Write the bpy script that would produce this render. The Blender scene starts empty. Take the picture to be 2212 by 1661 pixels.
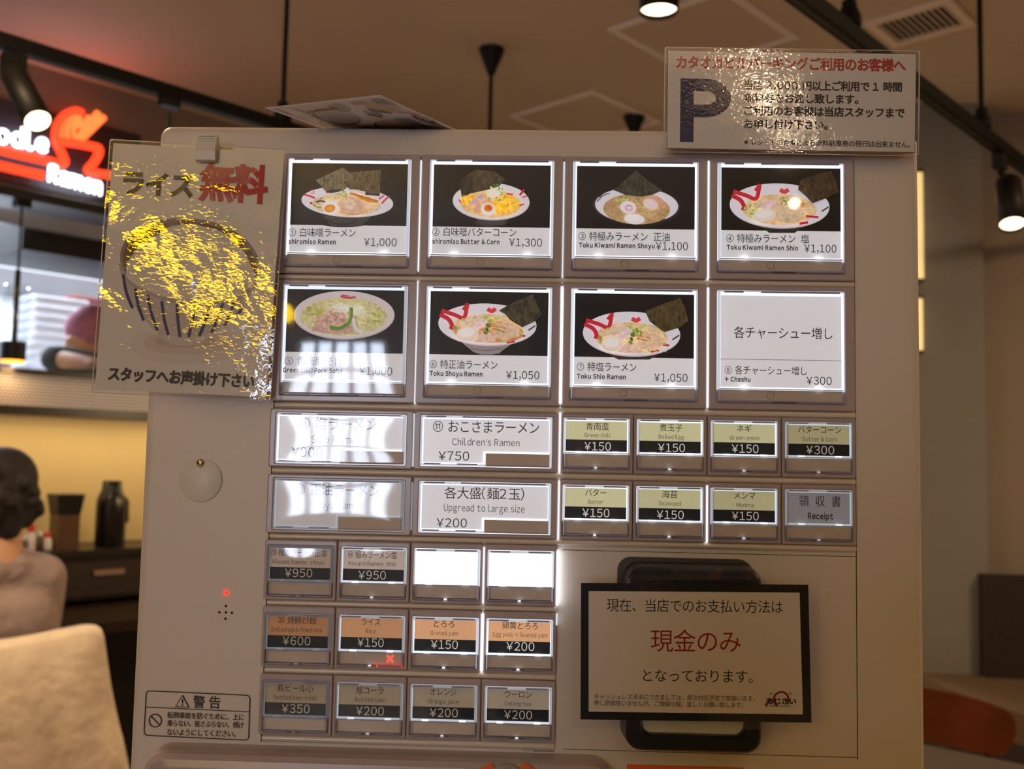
import bpy, math, random
from mathutils import Vector, Matrix
random.seed(7)
C = bpy.context.scene.collection
SC = bpy.context.scene

# ------------------------------------------------------------------ camera
F = 2150.0
CAM = Vector((-0.0102, -0.6118, 1.35))
YAW, PITCH, ROLL = -0.0323433, 0.0761723, 0.0199758
cy, sy, cp, sp = math.cos(YAW), math.sin(YAW), math.cos(PITCH), math.sin(PITCH)
FWD = Vector((sy*cp, cy*cp, sp))
_r0 = Vector((cy, -sy, 0)); _u0 = _r0.cross(FWD)
RGT = math.cos(ROLL)*_r0 + math.sin(ROLL)*_u0
UPV = -math.sin(ROLL)*_r0 + math.cos(ROLL)*_u0
cd = bpy.data.cameras.new('camera'); cam = bpy.data.objects.new('camera', cd); C.objects.link(cam)
cam.matrix_world = Matrix(((RGT.x, UPV.x, -FWD.x, CAM.x), (RGT.y, UPV.y, -FWD.y, CAM.y), (RGT.z, UPV.z, -FWD.z, CAM.z), (0, 0, 0, 1)))
cd.sensor_fit = 'HORIZONTAL'; cd.sensor_width = 36.0; cd.lens = F/2212*36
cd.clip_start = 0.02; cd.clip_end = 60
cd.dof.use_dof = True; cd.dof.focus_distance = 0.612; cd.dof.aperture_fstop = 9.5
SC.camera = cam

# ------------------------------------------------------------------ world, exposure
w = bpy.data.worlds.new('world'); SC.world = w; w.use_nodes = True
w.node_tree.nodes['Background'].inputs[0].default_value = (0.02, 0.018, 0.016, 1)
SC.view_settings.view_transform = 'Standard'; SC.view_settings.look = 'None'
SC.view_settings.exposure = 0.07; SC.view_settings.gamma = 1.0; SC.view_settings.use_curve_mapping = False
SC.cycles.max_bounces = 8; SC.cycles.transparent_max_bounces = 24
SC.cycles.sample_clamp_indirect = 3.0; SC.cycles.caustics_reflective = False; SC.cycles.caustics_refractive = False
SC.cycles.use_denoising = True

def light(name, kind, loc, energy, col, aim=None, size=0.3, spot=70, blend=0.6, sy_=None, parent=None):
    l = bpy.data.lights.new(name, kind); l.energy = energy; l.color = col
    if kind == 'AREA':
        l.size = size
        if sy_: l.shape = 'RECTANGLE'; l.size_y = sy_
    elif kind == 'SPOT':
        l.shadow_soft_size = size; l.spot_size = math.radians(spot); l.spot_blend = blend
    else: l.shadow_soft_size = size
    o = bpy.data.objects.new(name, l); C.objects.link(o); o.location = loc
    if aim is not None: o.rotation_euler = (Vector(aim)-Vector(loc)).to_track_quat('-Z', 'Y').to_euler()
    return o
WARM = (1.0, 0.60, 0.27); WARM2 = (1.0, 0.68, 0.37); COOL = (0.80, 0.89, 1.0)
CEIL = 2.80
# unseen area lights added to fill the dining room, before and beyond the machine
light('dining_fill', 'AREA', (0.9, -2.0, 2.74), 2, WARM, (0.9, -2.0, 0), 0.5)
light('dining_fill', 'AREA', (-1.1, -1.6, 2.74), 1.0, WARM, (-1.1, -1.6, 0), 0.5)
light('dining_fill', 'AREA', (0.5, -2.7, 2.74), 1.6, WARM, (0.5, -2.7, 0), 0.6)
light('dining_fill', 'AREA', (2.7, 1.3, 2.74), 31, WARM2, (2.7, 1.3, 0), 0.6)
light('dining_fill', 'AREA', (2.6, 0.4, 2.74), 12, WARM, (2.6, 0.4, 0), 0.6)
light('dining_fill', 'AREA', (-1.3, 0.8, 2.74), 27, WARM2, (-1.3, 0.8, 0), 0.5)
light('dining_fill', 'AREA', (0.6, 5.6, 2.74), 46, WARM2, (0.6, 5.6, 0), 0.8)

# ------------------------------------------------------------------ measuring helpers: photo pixel -> point in the room
def ray(px, py): return FWD + RGT*((px-1106)/F) - UPV*((py-830.5)/F)
def at(px, py, y=0.0):
    d = ray(px, py); return CAM + d*((y-CAM.y)/d.y)
def atz(px, py, z):
    d = ray(px, py); return CAM + d*((z-CAM.z)/d.z)
def atd(px, py, dist): return CAM + ray(px, py)*dist
AZ = math.radians(41.0)
A = Vector((math.sin(AZ), math.cos(AZ), 0)); B = Vector((-math.cos(AZ), math.sin(AZ), 0))
def atb(px, py, b):
    d = ray(px, py); return CAM + d*(b/d.dot(B))
def room(s, b, z): return Vector((CAM.x, CAM.y, 0)) + A*s + B*b + Vector((0, 0, z))
def sb(p): q = p-CAM; return q.dot(A), q.dot(B)
X, Y, Z = Vector((1, 0, 0)), Vector((0, 1, 0)), Vector((0, 0, 1))

# ------------------------------------------------------------------ materials
def lin(c):
    o = []
    for v in c[:3]:
        v /= 255.0
        o.append(v/12.92 if v <= 0.04045 else ((v+0.055)/1.055)**2.4)
    return tuple(o)
def mat(name, col, rough=0.5, metal=0.0, spec=0.5, emit=0, ecol=None, noise=0.0, nscale=40, bump=0.0, bscale=200, coat=0.0, sheen=0, bdist=0.002):
    m = bpy.data.materials.new(name); m.use_nodes = True; nt = m.node_tree; p = nt.nodes['Principled BSDF']
    c = lin(col)
    p.inputs['Base Color'].default_value = (*c, 1); p.inputs['Roughness'].default_value = rough
    p.inputs['Metallic'].default_value = metal; p.inputs['Specular IOR Level'].default_value = spec
    p.inputs['Coat Weight'].default_value = coat; p.inputs['Coat Roughness'].default_value = 0.08
    if sheen: p.inputs['Sheen Weight'].default_value = sheen
    if emit:
        p.inputs['Emission Color'].default_value = (*(lin(ecol) if ecol else c), 1); p.inputs['Emission Strength'].default_value = emit
    tc = None
    if noise or bump: tc = nt.nodes.new('ShaderNodeTexCoord')
    if noise:
        n = nt.nodes.new('ShaderNodeTexNoise'); n.inputs['Scale'].default_value = nscale; n.inputs['Detail'].default_value = 5
        nt.links.new(tc.outputs['Object'], n.inputs['Vector'])
        mr = nt.nodes.new('ShaderNodeMapRange'); mr.inputs['From Min'].default_value = 0.3; mr.inputs['From Max'].default_value = 0.7
        mr.inputs['To Min'].default_value = 1-noise; mr.inputs['To Max'].default_value = 1+noise
        nt.links.new(n.outputs[0], mr.inputs['Value'])
        mx = nt.nodes.new('ShaderNodeVectorMath'); mx.operation = 'SCALE'; mx.inputs[0].default_value = c
        nt.links.new(mr.outputs[0], mx.inputs['Scale']); nt.links.new(mx.outputs[0], p.inputs['Base Color'])
    if bump:
        n = nt.nodes.new('ShaderNodeTexNoise'); n.inputs['Scale'].default_value = bscale; n.inputs['Detail'].default_value = 3
        nt.links.new(tc.outputs['Object'], n.inputs['Vector'])
        b = nt.nodes.new('ShaderNodeBump'); b.inputs['Strength'].default_value = bump; b.inputs['Distance'].default_value = bdist
        nt.links.new(n.outputs[0], b.inputs['Height']); nt.links.new(b.outputs[0], p.inputs['Normal'])
    return m
def print_mat(name, texture=0, scale=300, contrast=0.3, rough=0.4, stretch=(1, 1, 1)):
    # printed ink: colour comes from the face colour; alpha says how strongly the sheet is lit through from behind
    m = bpy.data.materials.new(name); m.use_nodes = True; nt = m.node_tree; p = nt.nodes['Principled BSDF']
    a = nt.nodes.new('ShaderNodeAttribute'); a.attribute_name = 'col'
    out = a.outputs['Color']
    if texture:
        tc = nt.nodes.new('ShaderNodeTexCoord'); mp = nt.nodes.new('ShaderNodeMapping'); mp.inputs['Scale'].default_value = stretch
        nt.links.new(tc.outputs['Object'], mp.inputs['Vector'])
        n = nt.nodes.new('ShaderNodeTexNoise'); n.inputs['Scale'].default_value = scale; n.inputs['Detail'].default_value = 6; n.inputs['Roughness'].default_value = 0.65
        nt.links.new(mp.outputs[0], n.inputs['Vector'])
        mr = nt.nodes.new('ShaderNodeMapRange'); mr.inputs['From Min'].default_value = 0.32; mr.inputs['From Max'].default_value = 0.68
        mr.inputs['To Min'].default_value = 1-contrast; mr.inputs['To Max'].default_value = 1+contrast
        nt.links.new(n.outputs[0], mr.inputs['Value'])
        mx = nt.nodes.new('ShaderNodeVectorMath'); mx.operation = 'SCALE'
        nt.links.new(out, mx.inputs[0]); nt.links.new(mr.outputs[0], mx.inputs['Scale']); out = mx.outputs[0]
    tint = nt.nodes.new('ShaderNodeVectorMath'); tint.operation = 'MULTIPLY'; tint.inputs[1].default_value = (0.94, 0.98, 1.10)
    nt.links.new(out, tint.inputs[0])
    nt.links.new(out, p.inputs['Base Color']); nt.links.new(tint.outputs[0], p.inputs['Emission Color'])
    nt.links.new(a.outputs['Alpha'], p.inputs['Emission Strength'])
    p.inputs['Roughness'].default_value = rough; p.inputs['Specular IOR Level'].default_value = 0.3
    return m
def glow_mat(name):
    m = bpy.data.materials.new(name); m.use_nodes = True; nt = m.node_tree; nt.nodes.remove(nt.nodes['Principled BSDF'])
    a = nt.nodes.new('ShaderNodeAttribute'); a.attribute_name = 'col'; e = nt.nodes.new('ShaderNodeEmission')
    nt.links.new(a.outputs['Color'], e.inputs['Color']); nt.links.new(a.outputs['Alpha'], e.inputs['Strength'])
    nt.links.new(e.outputs[0], nt.nodes['Material Output'].inputs['Surface']); return m
def clear_mat(name, base=0.05, rough=0.03, bump=0.0, scale=250, stretch=(1, 1, 1), low=0.0, lscale=30, tint=(1, 1, 1)):
    # thin clear plastic: what is behind shows through, the gloss mirrors the room
    m = bpy.data.materials.new(name); m.use_nodes = True; nt = m.node_tree; nt.nodes.remove(nt.nodes['Principled BSDF'])
    t = nt.nodes.new('ShaderNodeBsdfTransparent'); t.inputs[0].default_value = (*tint, 1)
    g = nt.nodes.new('ShaderNodeBsdfGlossy'); g.inputs['Roughness'].default_value = rough; g.inputs[0].default_value = (1, 1, 1, 1)
    lw = nt.nodes.new('ShaderNodeLayerWeight'); lw.inputs['Blend'].default_value = 0.12
    ad = nt.nodes.new('ShaderNodeMath'); ad.operation = 'MULTIPLY_ADD'; ad.use_clamp = True
    ad.inputs[1].default_value = 0.8; ad.inputs[2].default_value = base
    nt.links.new(lw.outputs['Facing'], ad.inputs[0])
    mx = nt.nodes.new('ShaderNodeMixShader'); nt.links.new(ad.outputs[0], mx.inputs[0])
    nt.links.new(t.outputs[0], mx.inputs[1]); nt.links.new(g.outputs[0], mx.inputs[2])
    nt.links.new(mx.outputs[0], nt.nodes['Material Output'].inputs['Surface'])
    prev = None
    for (st, sc_, sr, dist) in ((bump, scale, stretch, 0.0006), (low, lscale, (1, 1, 1), 0.006)):
        if not st: continue
        tc = nt.nodes.new('ShaderNodeTexCoord'); mp = nt.nodes.new('ShaderNodeMapping'); mp.inputs['Scale'].default_value = sr
        nt.links.new(tc.outputs['Object'], mp.inputs['Vector'])
        n = nt.nodes.new('ShaderNodeTexNoise'); n.inputs['Scale'].default_value = sc_; n.inputs['Detail'].default_value = 1.5
        n.inputs['Distortion'].default_value = 0.6
        nt.links.new(mp.outputs[0], n.inputs['Vector'])
        b = nt.nodes.new('ShaderNodeBump'); b.inputs['Strength'].default_value = st; b.inputs['Distance'].default_value = dist
        nt.links.new(n.outputs[0], b.inputs['Height'])
        if prev: nt.links.new(prev, b.inputs['Normal'])
        prev = b.outputs[0]
    if prev: nt.links.new(prev, g.inputs['Normal'])
    return m
M = dict(
    body=mat('machine_plastic', (226, 216, 206), 0.38, spec=0.4, bump=0.04, bscale=900),
    bezel=mat('bezel_taupe', (186, 172, 174), 0.22, spec=0.5),
    bar=mat('divider_beige', (226, 214, 200), 0.2, spec=0.5),
    window=mat('indicator_panel', (216, 200, 184), 0.5),
    gap=mat('dark_gap', (20, 18, 17), 0.6),
    black=mat('black_plastic', (22, 22, 23), 0.35),
    greyp=mat('grey_plastic', (70, 66, 63), 0.4),
    whitep=mat('white_plastic', (230, 226, 218), 0.4),
    brass=mat('polished_rivet', (215, 200, 170), 0.2, 1.0),
    orange=mat('orange_plastic', (235, 105, 30), 0.45),
    acrylic=None, ink=print_mat('printed_ink'), food=print_mat('printed_food', 1, 420, 0.30), nori=print_mat('printed_seaweed', 1, 520, 0.75, stretch=(1, 1, 0.45)),
    glow=glow_mat('backlight'),
    cover=clear_mat('clear_acrylic', 0.045, 0.036),
    film=clear_mat('laminate_film', 0.06, 0.018, bump=0.13, scale=420, stretch=(0.6, 1, 1.1), low=0.17, lscale=34),
    film2=clear_mat('laminate_film_smooth', 0.045, 0.022, bump=0.11, scale=520, low=0.06, lscale=22),
    tape=clear_mat('clear_tape', 0.16, 0.12, bump=0.4, scale=120),
    ceil=mat('ceiling_paint', (204, 192, 178), 0.9, noise=0.02, nscale=3),
    wallb=mat('brown_wall', (132, 116, 106), 0.8, noise=0.05, nscale=4),
    wally=mat('cream_wall', (214, 190, 140), 0.7, noise=0.03, nscale=5),
    wallr=mat('taupe_wall', (150, 138, 124), 0.85, noise=0.03, nscale=3),
    floor=mat('floor_tile', (168, 150, 130), 0.5, noise=0.1, nscale=6),
    rail=mat('track_black', (14, 13, 13), 0.6, spec=0.2),
    rail_b=mat('lamp_black', (18, 16, 16), 0.5, spec=0.3),
    counter=mat('counter_black', (34, 27, 23), 0.35, noise=0.1, nscale=12),
    steel=mat('brushed_steel', (190, 192, 198), 0.35, 0.6, noise=0.06, nscale=8),
    ktile=mat('kitchen_white', (218, 222, 228), 0.5, noise=0.06, nscale=5),
    dish=mat('white_dish', (200, 202, 206), 0.3),
    trimw=mat('white_trim', (250, 250, 252), 0.5),
    grey=mat('vent_paint', (240, 228, 214), 0.6),
    skin=mat('skin', (206, 156, 126), 0.55, noise=0.05, nscale=30),
    hair=mat('dark_hair', (26, 17, 14), 0.75, noise=0.4, nscale=60, bump=0.5, bscale=120),
    shirt=mat('dusty_pink_cloth', (152, 134, 130), 0.9, noise=0.08, nscale=12, bump=0.7, bscale=14, bdist=0.03),
    plush=mat('cream_plush', (226, 208, 182), 0.95, noise=0.15, nscale=12, bump=0.8, bscale=22, sheen=0.5, bdist=0.011),
    cloth_d=mat('dark_grey_cloth', (70, 76, 82), 0.9, noise=0.1, nscale=20),
    bandana=mat('pink_bandana', (182, 118, 142), 0.9, noise=0.18, nscale=60),
    wood=mat('red_brown_wood', (104, 48, 18), 0.4, noise=0.25, nscale=9),
    seat=mat('bench_cloth', (96, 78, 60), 0.85, noise=0.08, nscale=40),
    seatd=mat('bench_dark', (44, 33, 27), 0.8, noise=0.1, nscale=40),
    tabl=mat('table_laminate', (70, 58, 48), 0.5, noise=0.08, nscale=10),
    thermos=mat('thermos_black', (28, 22, 20), 0.28),
    boxbr=mat('brown_acrylic', (92, 66, 44), 0.3),
    redp=mat('red_plastic', (200, 40, 30), 0.4),
    glass=clear_mat('lamp_glass', 0.12, 0.03, tint=(0.96, 0.97, 0.98)),
    paper=mat('paper_white', (238, 234, 228), 0.7),
    neon_r=mat('neon_red', (255, 60, 30), 0.5, emit=1.7, ecol=(255, 66, 34)),
    neon_o=mat('neon_orange', (255, 120, 50), 0.5, emit=1.8, ecol=(255, 112, 56)),
    neon_w=mat('neon_white', (255, 255, 255), 0.5, emit=4.0, ecol=(226, 238, 255)),
    board=mat('sign_board', (44, 36, 40), 0.6),
    lens=mat('lamp_lens', (255, 240, 210), 0.4, emit=70, ecol=(255, 222, 180)),
    lens_s=mat('lamp_lens_soft', (255, 235, 200), 0.4, emit=5, ecol=(255, 226, 190)),
    amber=mat('lamp_amber', (255, 150, 40), 0.4, emit=6, ecol=(255, 130, 30)),
    led=mat('red_led', (255, 40, 20), 0.3, emit=3.5, ecol=(255, 30, 18)),
    ledx=mat('red_led_cross', (255, 70, 60), 0.4, emit=2.2, ecol=(255, 60, 50)),
    daylight=mat('daylight_pane', (220, 232, 255), 0.5, emit=19, ecol=(222, 234, 255)),
    yellow=mat('yellow_lamp', (255, 214, 0), 0.5, emit=20.0, ecol=(255, 206, 0)),
    warmpane=mat('warm_lantern', (255, 226, 160), 0.6, emit=0.75, ecol=(255, 220, 150)),
    slat=mat('blind_slat', (120, 126, 140), 0.7),
)
def acrylic():
    m = bpy.data.materials.new('acrylic_edge'); m.use_nodes = True; nt = m.node_tree; p = nt.nodes['Principled BSDF']
    p.inputs['Base Color'].default_value = (0.66, 0.66, 0.86, 1); p.inputs['Roughness'].default_value = 0.12
    t = nt.nodes.new('ShaderNodeBsdfTransparent'); mx = nt.nodes.new('ShaderNodeMixShader'); mx.inputs[0].default_value = 0.62
    nt.links.new(t.outputs[0], mx.inputs[1]); nt.links.new(p.outputs[0], mx.inputs[2])
    nt.links.new(mx.outputs[0], nt.nodes['Material Output'].inputs['Surface']); return m
M['acrylic'] = acrylic()
def perforated():
    m = bpy.data.materials.new('perforated_steel'); m.use_nodes = True; nt = m.node_tree; p = nt.nodes['Principled BSDF']
    tc = nt.nodes.new('ShaderNodeTexCoord'); mp = nt.nodes.new('ShaderNodeMapping'); mp.inputs['Rotation'].default_value = (0, 0, -(math.pi/2-AZ))
    mp.inputs['Location'].default_value = (0, 0, 0)
    nt.links.new(tc.outputs['Object'], mp.inputs['Vector'])
    sx = nt.nodes.new('ShaderNodeSeparateXYZ'); nt.links.new(mp.outputs[0], sx.inputs[0])
    def mth(op, a, b=None):
        n = nt.nodes.new('ShaderNodeMath'); n.operation = op
        for i, v in enumerate((a, b)):
            if v is None: continue
            if isinstance(v, (int, float)): n.inputs[i].default_value = v
            else: nt.links.new(v, n.inputs[i])
        return n.outputs[0]
    P = 0.0135
    v = mth('DIVIDE', sx.outputs['Z'], P*0.866); row = mth('FLOOR', v); odd = mth('MULTIPLY', mth('MODULO', row, 2.0), 0.5)
    u = mth('FRACT', mth('ADD', mth('DIVIDE', sx.outputs['X'], P), odd)); fv = mth('FRACT', v)
    d = mth('SQRT', mth('ADD', mth('POWER', mth('SUBTRACT', u, 0.5), 2.0), mth('POWER', mth('SUBTRACT', fv, 0.5), 2.0)))
    hole = mth('LESS_THAN', d, 0.34)
    mx = nt.nodes.new('ShaderNodeMix'); mx.data_type = 'RGBA'; mx.inputs[6].default_value = (0.86, 0.86, 0.90, 1); mx.inputs[7].default_value = (0.012, 0.012, 0.016, 1)
    nt.links.new(hole, mx.inputs[0]); nt.links.new(mx.outputs[2], p.inputs['Base Color'])
    p.inputs['Roughness'].default_value = 0.5; return m
M['perf'] = perforated()

# ------------------------------------------------------------------ mesh builder
class MB:
    def __init__(s, *mats):
        s.v = []; s.f = []; s.m = []; s.c = []; s.sm = []; s.mats = list(mats); s.layer = 0
    def mi(s, m):
        if m not in s.mats: s.mats.append(m)
        return s.mats.index(m)
    def add(s, vs, fs, m, col=(1, 1, 1, 0), smooth=False):
        b = len(s.v); s.v += [tuple(v) for v in vs]; k = s.mi(m)
        for f in fs: s.f.append([b+i for i in f]); s.m.append(k); s.c.append(col); s.sm.append(smooth)
    def box(s, o, m, ex=X, ey=Y, ez=Z, size=(1, 1, 1), col=(1, 1, 1, 0)):      # o = centre
        o = Vector(o); hx, hy, hz = [q/2 for q in size]
        vs = [o+ex*(a*hx)+ey*(b*hy)+ez*(c*hz) for a in (-1, 1) for b in (-1, 1) for c in (-1, 1)]
        s.add(vs, [(0, 1, 3, 2), (4, 6, 7, 5), (0, 4, 5, 1), (2, 3, 7, 6), (0, 2, 6, 4), (1, 5, 7, 3)], m, col)
    def bb(s, x0, x1, y0, y1, z0, z1, m, col=(1, 1, 1, 0)):
        s.box(((x0+x1)/2, (y0+y1)/2, (z0+z1)/2), m, size=(abs(x1-x0), abs(y1-y0), abs(z1-z0)), col=col)
    def rb(s, s0, s1, b0, b1, z0, z1, m):                                       # box along the room's own axes
        s.box(room((s0+s1)/2, (b0+b1)/2, (z0+z1)/2), m, A, B, Z, (abs(s1-s0), abs(b1-b0), abs(z1-z0)))
    def lathe(s, o, prof, m, ax=Z, n=32, smooth=True, cap=True, col=(1, 1, 1, 0)):
        o = Vector(o); ax = Vector(ax).normalized(); e = ax.orthogonal().normalized(); g = ax.cross(e); vs = []; fs = []
        for (r, h) in prof:
            for k in range(n):
                t = 2*math.pi*k/n; vs.append(o+ax*h+(e*math.cos(t)+g*math.sin(t))*r)
        for i in range(len(prof)-1):
            for k in range(n): fs.append((i*n+k, i*n+(k+1) % n, (i+1)*n+(k+1) % n, (i+1)*n+k))
        s.add(vs, fs, m, col, smooth)
        if cap:
            for i in (0, len(prof)-1):
                if prof[i][0] > 1e-6: s.add(vs[i*n:(i+1)*n], [tuple(range(n)) if i else tuple(reversed(range(n)))], m, col)
    def cyl(s, a, b, r, m, r2=None, n=24, smooth=True):
        a = Vector(a); b = Vector(b); s.lathe(a, [(r, 0), (r if r2 is None else r2, (b-a).length)], m, b-a, n, smooth)
    def tube(s, pts, r, m, n=10, col=(1, 1, 1, 0)):
        pts = [Vector(p) for p in pts]; vs = []; fs = []; pe = None
        for i, p in enumerate(pts):
            t = (pts[min(i+1, len(pts)-1)]-pts[max(i-1, 0)]).normalized()
            e = t.orthogonal().normalized() if pe is None else (pe-t*pe.dot(t)).normalized()
            pe = e; g = t.cross(e); rr = r[i] if isinstance(r, (list, tuple)) else r
            for k in range(n):
                q = 2*math.pi*k/n; vs.append(p+(e*math.cos(q)+g*math.sin(q))*rr)
        for i in range(len(pts)-1):
            for k in range(n): fs.append((i*n+k, i*n+(k+1) % n, (i+1)*n+(k+1) % n, (i+1)*n+k))
        s.add(vs, fs, m, col, True)
        s.add(vs[:n], [tuple(reversed(range(n)))], m, col); s.add(vs[-n:], [tuple(range(n))], m, col)
    def prism(s, pts, ext, m, m2=None, col=(1, 1, 1, 0), smooth=False):         # pts: outline, ext: extrusion vector
        n = len(pts); a = [Vector(p) for p in pts]; b = [p+ext for p in a]
        s.add(a, [tuple(range(n))], m, col); s.add(b, [tuple(reversed(range(n)))], m, col)
        s.add(a+b, [(i, i+n, (i+1) % n+n, (i+1) % n) for i in range(n)], m2 or m, col, smooth)
    def ring(s, outer, inner, ext, m, col=(1, 1, 1, 0), smooth=False):          # frame between two outlines of the same length
        n = len(outer); o1 = [Vector(p) for p in outer]; i1 = [Vector(p) for p in inner]; o2 = [p+ext for p in o1]; i2 = [p+ext for p in i1]
        q = o1+i1+o2+i2; fs = []
        for k in range(n):
            j = (k+1) % n
            fs += [(k, j, n+j, n+k), (2*n+k, 3*n+k, 3*n+j, 2*n+j), (k, 2*n+k, 2*n+j, j), (n+k, n+j, 3*n+j, 3*n+k)]
        s.add(q, fs, m, col, smooth)
    def build(s, name, parent=None, label=None):
        me = bpy.data.meshes.new(name); me.from_pydata(s.v, [], s.f)
        for m in s.mats: me.materials.append(m)
        me.polygons.foreach_set('material_index', s.m); me.polygons.foreach_set('use_smooth', s.sm)
        at_ = me.color_attributes.new('col', 'FLOAT_COLOR', 'CORNER'); buf = []
        for f, c in zip(s.f, s.c): buf += list(c)*len(f)
        at_.data.foreach_set('color', buf)
        me.update()
        o = bpy.data.objects.new(name, me); C.objects.link(o); hang(o, parent)
        if label: o['label'] = label
        return o
WM = {}
def hang(o, parent):
    WM[o.name] = Matrix.Translation(o.location) if o.parent is None else Matrix()
    if parent is not None:
        o.parent = parent; o.matrix_parent_inverse = WM[parent.name].inverted(); WM[o.name] = Matrix.Translation(o.location)
def thing(name, loc, label, cat, group=None):
    o = bpy.data.objects.new(name, None); C.objects.link(o); o.location = loc; o.empty_display_size = 0.05
    WM[o.name] = Matrix.Translation(Vector(loc)); tag(o, label, cat, group); return o
def tag(o, label, cat, group=None):
    o['label'] = label; o['category'] = cat
    if group: o['group'] = group
    return o
def structure(o): o['kind'] = 'structure'; return o

def rrect(c, eu, ev, w_, h_, r, n=6):
    c = Vector(c); pts = []
    for (sx_, sz_, a0) in ((1, 1, 0), (-1, 1, 90), (-1, -1, 180), (1, -1, 270)):
        for k in range(n+1):
            a = math.radians(a0+90*k/n)
            pts.append(c+eu*(sx_*(w_/2-r)+r*math.cos(a))+ev*(sz_*(h_/2-r)+r*math.sin(a)))
    return pts

# ------------------------------------------------------------------ lettering
CHARS = "’※①②③④⑤⑥⑦⑧⑨⑩⑪⑬⑭、。あいうおがきくぐけこごさしじすせそただっつてでとなにのはばぶへまみめよらりるろをんイウオカキギグコシジスタチットネバパビフマメャュラルレロンー㉒上下乗予事付以倒傾円出函利券南卵収各合告味唐噌国在塩増声大子定宜客対小店座当御応払掛揺支故料方時書来極様次正決油法海済渡炒無焼煮特玉現理瓶用申発白盛程算致苔蛮行解訳警豚車転金間防青順領願飯館駐麺黄＆（）＋，０１２３４５６７８９ＡＢＣＤＥＦＧＨＩＪＫＬＭＮＯＰＱＲＳＴＵＶＷＸＹＺａｂｃｄｅｆｇｈｉｊｋｌｍｎｏｐｑｒｓｔｕｖｗｘｙｚ￥"
GL = {}
def load_glyphs():
    obs = []
    for ch in dict.fromkeys(CHARS):
        c = bpy.data.curves.new('glyph', 'FONT'); c.body = ch; c.size = 1; c.resolution_u = 4
        o = bpy.data.objects.new('glyph', c); C.objects.link(o); obs.append((ch, o, c))
    dg = bpy.context.evaluated_depsgraph_get()
    for ch, o, c in obs:
        me = bpy.data.meshes.new_from_object(o.evaluated_get(dg))
        vs = [(v.co.x, v.co.y) for v in me.vertices]; fs = [tuple(p.vertices) for p in me.polygons]
        GL[ch] = (vs, fs, min(v[0] for v in vs), max(v[0] for v in vs)); bpy.data.meshes.remove(me)
    for ch, o, c in obs: bpy.data.objects.remove(o); bpy.data.curves.remove(c)
load_glyphs()
GB = {}
def bold_glyphs(chars, lv):      # the same letters with thicker strokes
    need = [ch for ch in dict.fromkeys(chars) if (ch, lv) not in GB]; obs = []
    if not need: return
    for ch in need:
        c = bpy.data.curves.new('glyph', 'FONT'); c.body = ch; c.size = 1; c.resolution_u = 4; c.bevel_depth = lv; c.bevel_resolution = 0; c.extrude = 0
        o = bpy.data.objects.new('glyph', c); C.objects.link(o); obs.append((ch, o, c))
    dg = bpy.context.evaluated_depsgraph_get()
    for ch, o, c in obs:
        me = bpy.data.meshes.new_from_object(o.evaluated_get(dg)); zs = [v.co.z for v in me.vertices]
        fs = [tuple(p.vertices) for p in me.polygons if sum(zs[i] for i in p.vertices)/len(p.vertices) > 1e-5]
        vs = [(v.co.x, v.co.y, v.co.z/lv) for v in me.vertices]
        GB[(ch, lv)] = (vs, fs, min(v[0] for v in vs), max(v[0] for v in vs)); bpy.data.meshes.remove(me)
    for ch, o, c in obs: bpy.data.objects.remove(o); bpy.data.curves.remove(c)
EMJ = 1.37     # one full-width em of the lettering, set below from a known square character
_b = GL['国']; EMJ = (_b[3]-_b[2])/0.86; XMID = (_b[2]+_b[3])/2
_ys = [v[1] for v in _b[0]]; YMID = (min(_ys)+max(_ys))/2
def full(ch):
    if ch == '¥': return '￥'
    if '!' <= ch <= '~': return chr(ord(ch)+0xFEE0)
    return ch
NARROW = set(chr(k) for k in range(0xFF01, 0xFF5F)) | {'￥', '’'}
def layout(s, tr=0.13, lv=0):
    x = 0.0; out = []
    if lv: bold_glyphs([full(c) for c in s if c not in ' \u3000'], lv)
    for ch0 in s:
        ch = full(ch0)
        if ch0 == ' ': x += 0.32; continue
        if ch0 == '\u3000': x += 0.6; continue
        vs, fs, a, b = GB[(ch, lv)] if lv else GL[ch]
        if not lv: vs = [(u, v, 0.0) for u, v in vs]
        if ch in NARROW:
            q = [((u-a)/EMJ+x, (v-YMID)/EMJ, w_) for u, v, w_ in vs]; x += (b-a)/EMJ+tr
        else:
            q = [((u-XMID)/EMJ+x+0.5, (v-YMID)/EMJ, w_) for u, v, w_ in vs]; x += 1.0
        out.append((q, fs))
    return out
class Sheet:
    """a flat printed sheet: pixel of the photo -> point on its plane, plus its own right / up / facing directions"""
    def __init__(s, fn, eu=X, ev=Z, n=-Y): s.fn, s.eu, s.ev, s.n = fn, eu, ev, n
STEP = 2.5e-5
def text(mb, sh, s, x0, x1, yc, em, col, bold=0.0, glow=0.0, mt=None, tr=0.13, rot=0.0):
    L = layout(s, tr, bold*EMJ if bold >= 0.01 else 0); xs = [p[0] for q, _ in L for p in q]; a, b = min(xs), max(xs)
    pa, pb = sh.fn(x0, yc), sh.fn(x1, yc); W = (pb-pa).length; mid = sh.fn((x0+x1)/2, yc)
    sx_ = W/(b-a); sy_ = em*W/(x1-x0); mb.layer += 1; k = mb.layer*STEP
    c = (*lin(col), glow); m = mt or M['ink']; off = sh.n*k
    for q, fs in L:
        mb.add([mid+sh.eu*((u-(a+b)/2)*sx_)+sh.ev*(v*sy_)+off+sh.n*(w_*0.4*STEP) for u, v, w_ in q], fs, m, c)
def shape(mb, sh, pts, col, glow=0.0, mt=None):
    mb.layer += 1; off = sh.n*(mb.layer*STEP); mb.add([sh.fn(*p)+off for p in pts], [tuple(range(len(pts)))], mt or M['ink'], (*lin(col), glow))
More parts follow.
